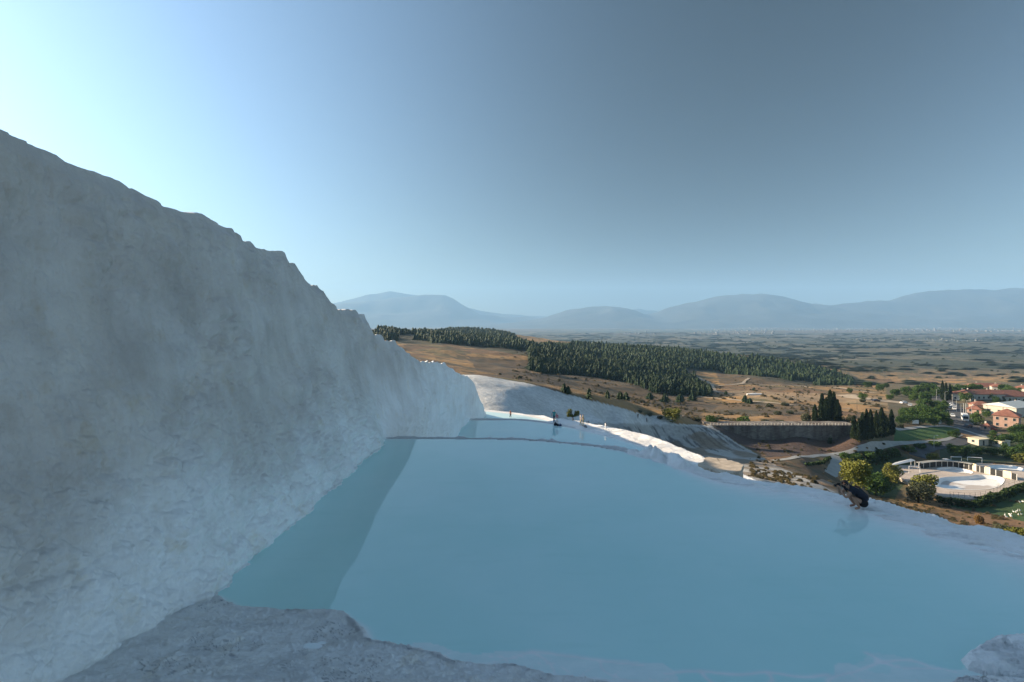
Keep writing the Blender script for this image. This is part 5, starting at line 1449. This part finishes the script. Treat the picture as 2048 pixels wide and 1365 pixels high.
car(1905, 834, 1.0, PW, 'white car driving along the road'); car(1936, 856, 0.4, PD, 'dark car at the road junction'); car(1957, 851, 2.4, PSL, 'silver car in front of the pink house'); car(1981, 862, 2.6, PR, 'red car below the pink house')
car(1893, 0, 0.1, PW, 'white car parked behind the curved pergola', p=px_pt(1893, 927, PZ0) - Vector((0, 0, 0.13)))
p = hit(1930, 842); e = empty('coach', (p.x, p.y, p.z + 0.13), R(55))
b = MB(); b.prism([(-4.2, -1.15), (4.0, -1.15), (4.2, -0.9), (4.2, 0.9), (4.0, 1.15), (-4.2, 1.15)], 0.4, 3.0); b.prism([(-4.0, -1.05), (3.8, -1.05), (3.8, 1.05), (-4.0, 1.05)], 3.003, 3.15); b.build('body', M['whitepaint'], e)
MB().box(-4.23, -4.19, -0.95, 0.95, 1.4, 2.6).build('rear_window', M['glass'], e); MB().box(4.19, 4.23, -0.95, 0.95, 1.2, 2.7).build('windscreen', M['glass'], e)
for s in (-1.17, 1.17): MB().box(-3.9, 3.6, min(s, s * .99), max(s, s * 1.01), 1.5, 2.5).build('side_windows', M['glass'], e)
for sx in (-2.6, 2.6):
    for sy in (-1.05, 1.05): MB().tube([(sx, sy - .12, 0.42), (sx, sy + .12, 0.42)], 0.42, 10).build('wheel', M['rubber'], e)
tag(e, 'white minibus with a dark rear window on the village road', 'minibus')

# --- white geese on the lawn
def goose_mesh():
    b = MB()
    b.tube([(-0.42, 0, 0.36), (-0.30, 0, 0.40), (-0.1, 0, 0.38), (0.12, 0, 0.38), (0.26, 0, 0.42)], [0.02, 0.10, 0.17, 0.16, 0.07], 8)
    b.tube([(0.22, 0, 0.42), (0.30, 0, 0.58), (0.33, 0, 0.74)], [0.07, 0.04, 0.04], 6)
    b.tube([(0.31, 0, 0.75), (0.37, 0, 0.77), (0.43, 0, 0.75)], [0.04, 0.055, 0.02], 6)
    return b.mesh('body', True)
GM = goose_mesh()
gl = MB()
for s in (-.06, .06): gl.tube([(0, s, 0), (0.0, s, 0.26)], 0.018, 5)
GL = MB().tube([(0, 0, 0), (0, 0, 0.27)], 0.018, 5).mesh('leg'); GBK = MB().tube([(0.42, 0, 0.755), (0.50, 0, 0.73)], [0.022, 0.008], 5).mesh('beak')
M['orange'] = plain('orange_beak', (0.6, 0.25, 0.04), 0.5)
for px, py in [(2010, 1033), (2013, 1037), (2020, 1032), (2023, 1036), (2021, 1035), (2027, 1026), (2032, 1027), (2035, 1025), (2040, 1024), (2037, 1032), (2043, 1031), (2046, 1006), (2040, 1007)]:
    p = hit(px, py); e = empty('white_goose', p, random.uniform(0, 6.28), random.uniform(0.75, 1.0))
    link('body', GM, M['whitepaint'], e); link('beak', GBK, M['orange'], e)
    for s in (-.06, .06): l_ = link('leg', GL, M['orange'], e); l_.location = (0, s, 0)
    tag(e, 'white goose standing on the dark green lawn', 'goose', 'geese on the lawn')

# --- far town: countless specks
V, Fq = [], []; off = 0
for k in range(420):
    if k < 330: u = rs.uniform(0.36, 1.0); y = rs.uniform(6200, 9800) - 2200 * max(0, u - 0.7)
    elif k < 380: u = rs.uniform(0.62, 0.86); y = rs.uniform(2900, 3400)
    else: u = rs.uniform(0.2, 0.5); y = rs.uniform(4500, 6000)
    x = u * y; z = gz(x, y); a, h_ = (rs.uniform(5, 11), rs.uniform(4, 13)) if y > 4000 else (rs.uniform(2, 5), rs.uniform(2, 5))
    b = MB(); b.box(x - a, x + a, y - a, y + a, z - 3, z + h_)
    V += b.v; Fq += [tuple(i + off for i in f) for f in b.f]; off += 8
M['town'] = plain('town_white', (0.20, 0.19, 0.175), 0.9, 0.1, 0.01)
me = np_mesh('far_town', np.array(V), np.array(Fq), smooth=False)
tag(link('far_town', me, M['town']), 'pale specks of a distant town below the mountains', 'town', kind='stuff')
# ================================================================== PEOPLE
M['skin'] = plain('skin', (0.42, 0.25, 0.17), 0.6, 0.06, 8)
M['skin_photo'] = plain('tanned_skin', (0.36, 0.20, 0.13), 0.6, 0.08, 8)
M['hair'] = plain('dark_hair', (0.012, 0.010, 0.010), 0.7, 0.2, 30)
M['navy'] = plain('dark_blue_cotton', (0.012, 0.016, 0.028), 0.9, 0.25, 12)
M['black'] = plain('black_cloth', (0.008, 0.008, 0.009), 0.95, 0.2, 12)
for nm, c in [('teal', (0.05, 0.30, 0.30)), ('rose', (0.55, 0.16, 0.18)), ('sand', (0.45, 0.36, 0.20)), ('whitecloth', (0.75, 0.75, 0.73)), ('jeans', (0.05, 0.07, 0.13)), ('maroon', (0.12, 0.03, 0.03)), ('grey', (0.25, 0.25, 0.26))]:
    M[nm] = plain(nm + '_cloth', c, 0.9, 0.12, 10)
def skin_mesh(name, joints, bones, root, sub=2):
    """one continuous surface grown over a skeleton; joints: name -> (x,y,z,radius)"""
    names = list(joints); ix = {n_: i for i, n_ in enumerate(names)}
    me = bpy.data.meshes.new(name)
    me.from_pydata([joints[n_][:3] for n_ in names], [(ix[a], ix[b]) for a, b in bones], [])
    o = bpy.data.objects.new('tmp', me); COL.objects.link(o)
    md = o.modifiers.new('s', 'SKIN'); md.use_smooth_shade = True
    sv = me.skin_vertices[0].data
    for n_ in names:
        r_ = joints[n_][3]
        sv[ix[n_]].radius = r_ if hasattr(r_, '__len__') else (r_, r_)
        sv[ix[n_]].use_root = (n_ == root)
    m2 = o.modifiers.new('u', 'SUBSURF'); m2.levels = sub; m2.render_levels = sub
    dg = bpy.context.evaluated_depsgraph_get()
    out = bpy.data.meshes.new_from_object(o.evaluated_get(dg))
    bpy.data.objects.remove(o); bpy.data.meshes.remove(me)
    for p in out.polygons: p.use_smooth = True
    out.name = name
    return out
def std_person(e, top, bottom, stride=0.12, arm=0.15, skirt=False, hairc='hair', arm_fwd=0.0):
    """standing figure about 1.7 m, facing -y"""
    J = {'pel': (0, 0, .93, (.15, .11)), 'bel': (0, 0, 1.08, (.14, .10)), 'che': (0, 0, 1.30, (.17, .115)), 'nec': (0, 0, 1.47, .055), 'hea': (0, -.02, 1.58, .085), 'cro': (0, -.01, 1.66, .075)}
    B = [('pel', 'bel'), ('bel', 'che'), ('che', 'nec'), ('nec', 'hea'), ('hea', 'cro')]
    for s, t_ in ((-1, 'l'), (1, 'r')):
        st_ = s * stride
        J.update({t_ + 'hip': (s * .09, 0, .86, .085), t_ + 'kne': (s * .10, st_ * .5 - .02, .48, .058), t_ + 'ank': (s * .10, st_, .09, .038), t_ + 'toe': (s * .11, st_ - .16, .035, .035),
                  t_ + 'sho': (s * .19, 0, 1.40, .058), t_ + 'elb': (s * (.23 + arm * .4), .03 - arm_fwd * .3, 1.13, .043), t_ + 'wri': (s * (.24 + arm), -.06 - arm_fwd, .90 + arm_fwd * .6, .030), t_ + 'han': (s * (.245 + arm), -.10 - arm_fwd * 1.2, .81 + arm_fwd * .7, .034)})
        B += [('pel', t_ + 'hip'), (t_ + 'hip', t_ + 'kne'), (t_ + 'kne', t_ + 'ank'), (t_ + 'ank', t_ + 'toe'), ('che', t_ + 'sho'), (t_ + 'sho', t_ + 'elb'), (t_ + 'elb', t_ + 'wri'), (t_ + 'wri', t_ + 'han')]
    me = skin_mesh('body', J, B, 'pel', 1)
    mats = [M['skin'], M[top], M[bottom], M[hairc]]
    for m in mats: me.materials.append(m)
    for p in me.polygons:
        c = p.center
        i = 0
        if c.z > 1.61 or (c.z > 1.52 and c.y > 0.02): i = 3
        elif 0.92 < c.z < 1.46 and (abs(c.x) < 0.24 and c.z > 0.98 or abs(c.x) < .17): i = 1
        elif c.z <= 0.95 and c.z > (0.55 if skirt else 0.12) and abs(c.x) < 0.21: i = 2
        p.material_index = i
    o = link('body', me, None, e)
    return o
def person(x, y, z, rz, top, bottom, label, sc=1.0, group=None, **k):
    e = empty('person', (x, y, z), rz, sc)
    std_person(e, top, bottom, **k)
    tag(e, label, 'person', group)
    return e
def on2(px, py):
    x, y, _ = Wz(px, py, CZ - 15); return x, y, max(zp2(x, y), CZ - 15 - 0.25)
def on3(px, py):
    x, y, _ = Wz(px, py, CZ - 19); return x, y, max(zp3(x, y), CZ - 19 - 0.35)
x, y, z = Wz(1021, 835, CZ - 19); person(x, y, CZ - 19 - 0.3, R(-60), 'maroon', 'black', 'person in dark red top wading alone in the farthest pool', 1.05, arm=0.25)
x, y, z = on2(1108, 847.5); person(x, y, z, R(20), 'teal', 'jeans', 'person in a teal top standing by bags at the pool corner', 0.95 * 1.2)
x, y, z = on2(1114, 849); person(x, y, z, R(-30), 'rose', 'whitecloth', 'person in pink and white clothes next to the teal top', 0.9, skirt=True)
x, y, z = on2(1166, 855.5); person(x, y, z, R(60), 'sand', 'sand', 'person in sandy yellow clothes on the white terrace edge', 1.05)
x, y, z = on2(1163.5, 855); person(x - 0.1, y + .5, z, R(80), 'whitecloth', 'sand', 'person in a white shirt close behind the sandy clothes', 1.0)
def on_g(px, d):
    p = hitd(px, d); return p.x, p.y, p.z - 0.02
for px, d, c, lb in [(1089.5, 125, 'jeans', 'person in dark blue standing behind the pool corner'), (1093.5, 125, 'grey', 'person in dark grey beside the one in dark blue'), (1174, 140, 'black', 'person in black on the white track past the forked tree'), (1177.5, 141, 'jeans', 'person in blue walking with the one in black'),
                     (1276, 178, 'black', 'person in black walking alone on the white track'), (1293.5, 182, 'jeans', 'person in dark blue farther along the white track'), (1366, 197, 'grey', 'person in grey at the end of the white track')]:
    x, y, z = on_g(px, d); person(x, y, z, R(random.uniform(0, 360)), c, 'black', lb, 1.0)
x, y, z = on2(1211, 864); person(x, y, z - .1, R(100), 'whitecloth', 'whitecloth', 'person in white at the tip of the white terrace', 0.8, arm_fwd=0.25)
# bags by the bathers
bagm = []
for px, py, w_, c, lb in [(1111, 851, 0.5, 'black', 'big black bag at the feet of the teal top'), (1116, 852, 0.38, 'black', 'black bag between the two other bags'), (1120, 852.5, 0.36, 'jeans', 'small dark blue bag lying nearest the water'), (1171, 857, 0.32, 'grey', 'grey bag beside the sandy clothes')]:
    x, y, z = on2(px, py); e = empty('bag', (x, y, z + 0.02), random.uniform(0, 6))
    bm = bmesh.new(); bmesh.ops.create_uvsphere(bm, u_segments=12, v_segments=8, radius=w_ * .62)
    for v in bm.verts: v.co = Vector((v.co.x * 1.25, v.co.y * .8, max(v.co.z, -w_ * .45) * 0.95 + w_ * .42 + .06 * math.sin(v.co.x * 9)))
    me = bpy.data.meshes.new('pouch'); bm.to_mesh(me); bm.free()
    for p in me.polygons: p.use_smooth = True
    link('pouch', me, M[c], e)
    MB().tube([(-w_ * .4, 0, w_ * .85), (-w_ * .2, 0, w_ * 1.25), (w_ * .2, 0, w_ * 1.25), (w_ * .4, 0, w_ * .85)], 0.02, 5).build('strap', M['grey'], e)
    tag(e, lb, 'bag')

# --- the crouching photographer on the rim (local: faces -x)
def photographer():
    fx, fy, _ = Wz(1716, 1018, 0.0)
    fz = max(pz(fx, fy), 0.0)
    e = empty('person', (fx, fy, fz), R(-4), 1.04)
    J = {'pel': (.17, 0, .19, (.15, .17)), 'bel': (.17, 0, .38, (.16, .15)), 'mid': (.05, 0, .56, (.17, .15)), 'che': (-.16, 0, .70, (.17, .14)), 'nec': (-.35, 0, .775, .06), 'hea': (-.45, 0, .805, (.085, .095)), 'fac': (-.475, 0, .87, (.09, .095))}
    B = [('pel', 'bel'), ('bel', 'mid'), ('mid', 'che'), ('che', 'nec'), ('nec', 'hea'), ('hea', 'fac')]
    for s, t_ in ((-1, 'l'), (1, 'r')):
        J.update({t_ + 'hip': (.15, s * .12, .19, .10), t_ + 'kne': (-.27, s * .17, .45, .068), t_ + 'cal': (-.14, s * .16, .26, .062), t_ + 'ank': (-.02, s * .15, .08, .042), t_ + 'toe': (-.20, s * .17, .035, .038),
                  t_ + 'sho': (-.27, s * .19, .70, .075), t_ + 'elb': (-.50, s * .19, .42, .050), t_ + 'mfa': (-.575, s * .14, .54, .043), t_ + 'wri': (-.63, s * .085, .67, .032)})
        B += [('pel', t_ + 'hip'), (t_ + 'hip', t_ + 'kne'), (t_ + 'kne', t_ + 'cal'), (t_ + 'cal', t_ + 'ank'), (t_ + 'ank', t_ + 'toe'), ('che', t_ + 'sho'), (t_ + 'sho', t_ + 'elb'), (t_ + 'elb', t_ + 'mfa'), (t_ + 'mfa', t_ + 'wri')]
        # hand: palm with five fingers curling on the camera
        J[t_ + 'pal'] = (-.655, s * .068, .735, .032); B.append((t_ + 'wri', t_ + 'pal'))
        for k, (dz, ln) in enumerate([(.045, .060), (.028, .072), (.010, .068), (-.008, .055)]):
            J[t_ + 'f%da' % k] = (-.675 - .01 * (k == 1), s * .078, .765 + dz * .8, .0115); J[t_ + 'f%db' % k] = (-.675 - ln * .75, s * .062, .768 + dz, .0100)
            J[t_ + 'f%dc' % k] = (-.675 - ln, s * .040, .765 + dz, .009)
            B += [(t_ + 'pal', t_ + 'f%da' % k), (t_ + 'f%da' % k, t_ + 'f%db' % k), (t_ + 'f%db' % k, t_ + 'f%dc' % k)]
        J[t_ + 'tha'] = (-.635, s * .05, .765, .0125); J[t_ + 'thb'] = (-.63, s * .028, .80, .011); B += [(t_ + 'pal', t_ + 'tha'), (t_ + 'tha', t_ + 'thb')]
    me = skin_mesh('body', J, B, 'pel', 2)
    link('body', me, M['skin_photo'], e)
    # face: nose, ears, brow
    hd = MB(); hd.tube([(-.555, 0, .87), (-.585, 0, .835), (-.565, 0, .825)], [.012, .018, .012], 6)
    hd.build('nose', M['skin_photo'], e, True)
    for s in (-1, 1):
        MB().tube([(-.455, s * .088, .875), (-.445, s * .104, .855), (-.455, s * .092, .825)], [.012, .018, .010], 6).build('ear', M['skin_photo'], e, True)
    # hair cap, beard
    bm = bmesh.new(); bmesh.ops.create_uvsphere(bm, u_segments=24, v_segments=16, radius=1)
    rr = random.Random(4)
    for v in bm.verts:
        k = 1 + rr.uniform(-.06, .06)
        v.co = Vector((v.co.x * .125 * k, v.co.y * .113 * k, v.co.z * .105 * k))
    geom = [f for f in bm.faces if f.calc_center_median().x < -.045 and f.calc_center_median().z < .045 or f.calc_center_median().z < -.055]
    bmesh.ops.delete(bm, geom=geom, context='FACES')
    me = bpy.data.meshes.new('hair'); bm.to_mesh(me); bm.free()
    for p in me.polygons: p.use_smooth = True
    o = link('hair', me, M['hair'], e); o.location = (-.455, 0, .885)
    bm = bmesh.new(); bmesh.ops.create_uvsphere(bm, u_segments=16, v_segments=10, radius=1)
    for v in bm.verts: v.co = Vector((v.co.x * .075, v.co.y * .082, v.co.z * .055))
    me = bpy.data.meshes.new('beard'); bm.to_mesh(me); bm.free()
    for p in me.polygons: p.use_smooth = True
    o = link('beard', me, M['hair'], e); o.location = (-.485, 0, .775)
    # t-shirt and shorts as looser shells
    S = {'pel': (.185, 0, .25, (.185, .175)), 'bel': (.185, 0, .40, (.195, .175)), 'mid': (.07, 0, .58, (.20, .175)), 'che': (-.15, 0, .70, (.215, .20)), 'nec': (-.29, 0, .745, .11)}
    SB = [('pel', 'bel'), ('bel', 'mid'), ('mid', 'che'), ('che', 'nec')]
    for s, t_ in ((-1, 'l'), (1, 'r')):
        S[t_ + 'sho'] = (-.25, s * .17, .70, .120); S[t_ + 'slv'] = (-.385, s * .20, .565, .083)
        SB += [('che', t_ + 'sho'), (t_ + 'sho', t_ + 'slv')]
    link('t_shirt', skin_mesh('t_shirt', S, SB, 'mid', 2), M['navy'], e)
    S = {'pel': (.19, 0, .20, (.185, .17)), 'wai': (.20, 0, .33, (.185, .17))}
    SB = [('pel', 'wai')]
    for s, t_ in ((-1, 'l'), (1, 'r')):
        S[t_ + 'hip'] = (.13, s * .12, .20, .14); S[t_ + 'thi'] = (-.06, s * .155, .325, .115)
        SB += [('pel', t_ + 'hip'), (t_ + 'hip', t_ + 'thi')]
    link('shorts', skin_mesh('shorts', S, SB, 'pel', 2), M['black'], e)
    tag(e, 'crouching person in dark t-shirt and shorts aiming a camera over the pool', 'person')
    # camera, held by the person
    c = empty('camera_body_held', (0, 0, 0)); c.name = 'photo_camera'
    mw = Matrix.Translation((fx, fy, fz)) @ Matrix.Rotation(R(-4), 4, 'Z') @ Matrix.Scale(1.04, 4)
    p = mw @ Vector((-.655, 0, .80)); c.location = p; c.rotation_euler = (0, 0, R(-4))
    b = MB(); b.box(-.035, .035, -.068, .068, -.048, .045); b.prism([(-.03, -.028), (.03, -.022), (.03, .022), (-.03, .028)], .045, .078); b.build('camera_casing', M['black'], c)
    MB().tube([(-.035, 0, -.004), (-.085, 0, -.006), (-.09, 0, -.006), (-.15, 0, -.01)], [.036, .036, .042, .042], 14).build('lens', M['black'], c, True)
    MB().tube([(.035, 0, .055), (.055, 0, .055)], [.02, .022], 8).build('eyepiece', M['black'], c)
    tag(c, 'black camera with a long lens held up to the crouching person\'s face', 'camera')
photographer()
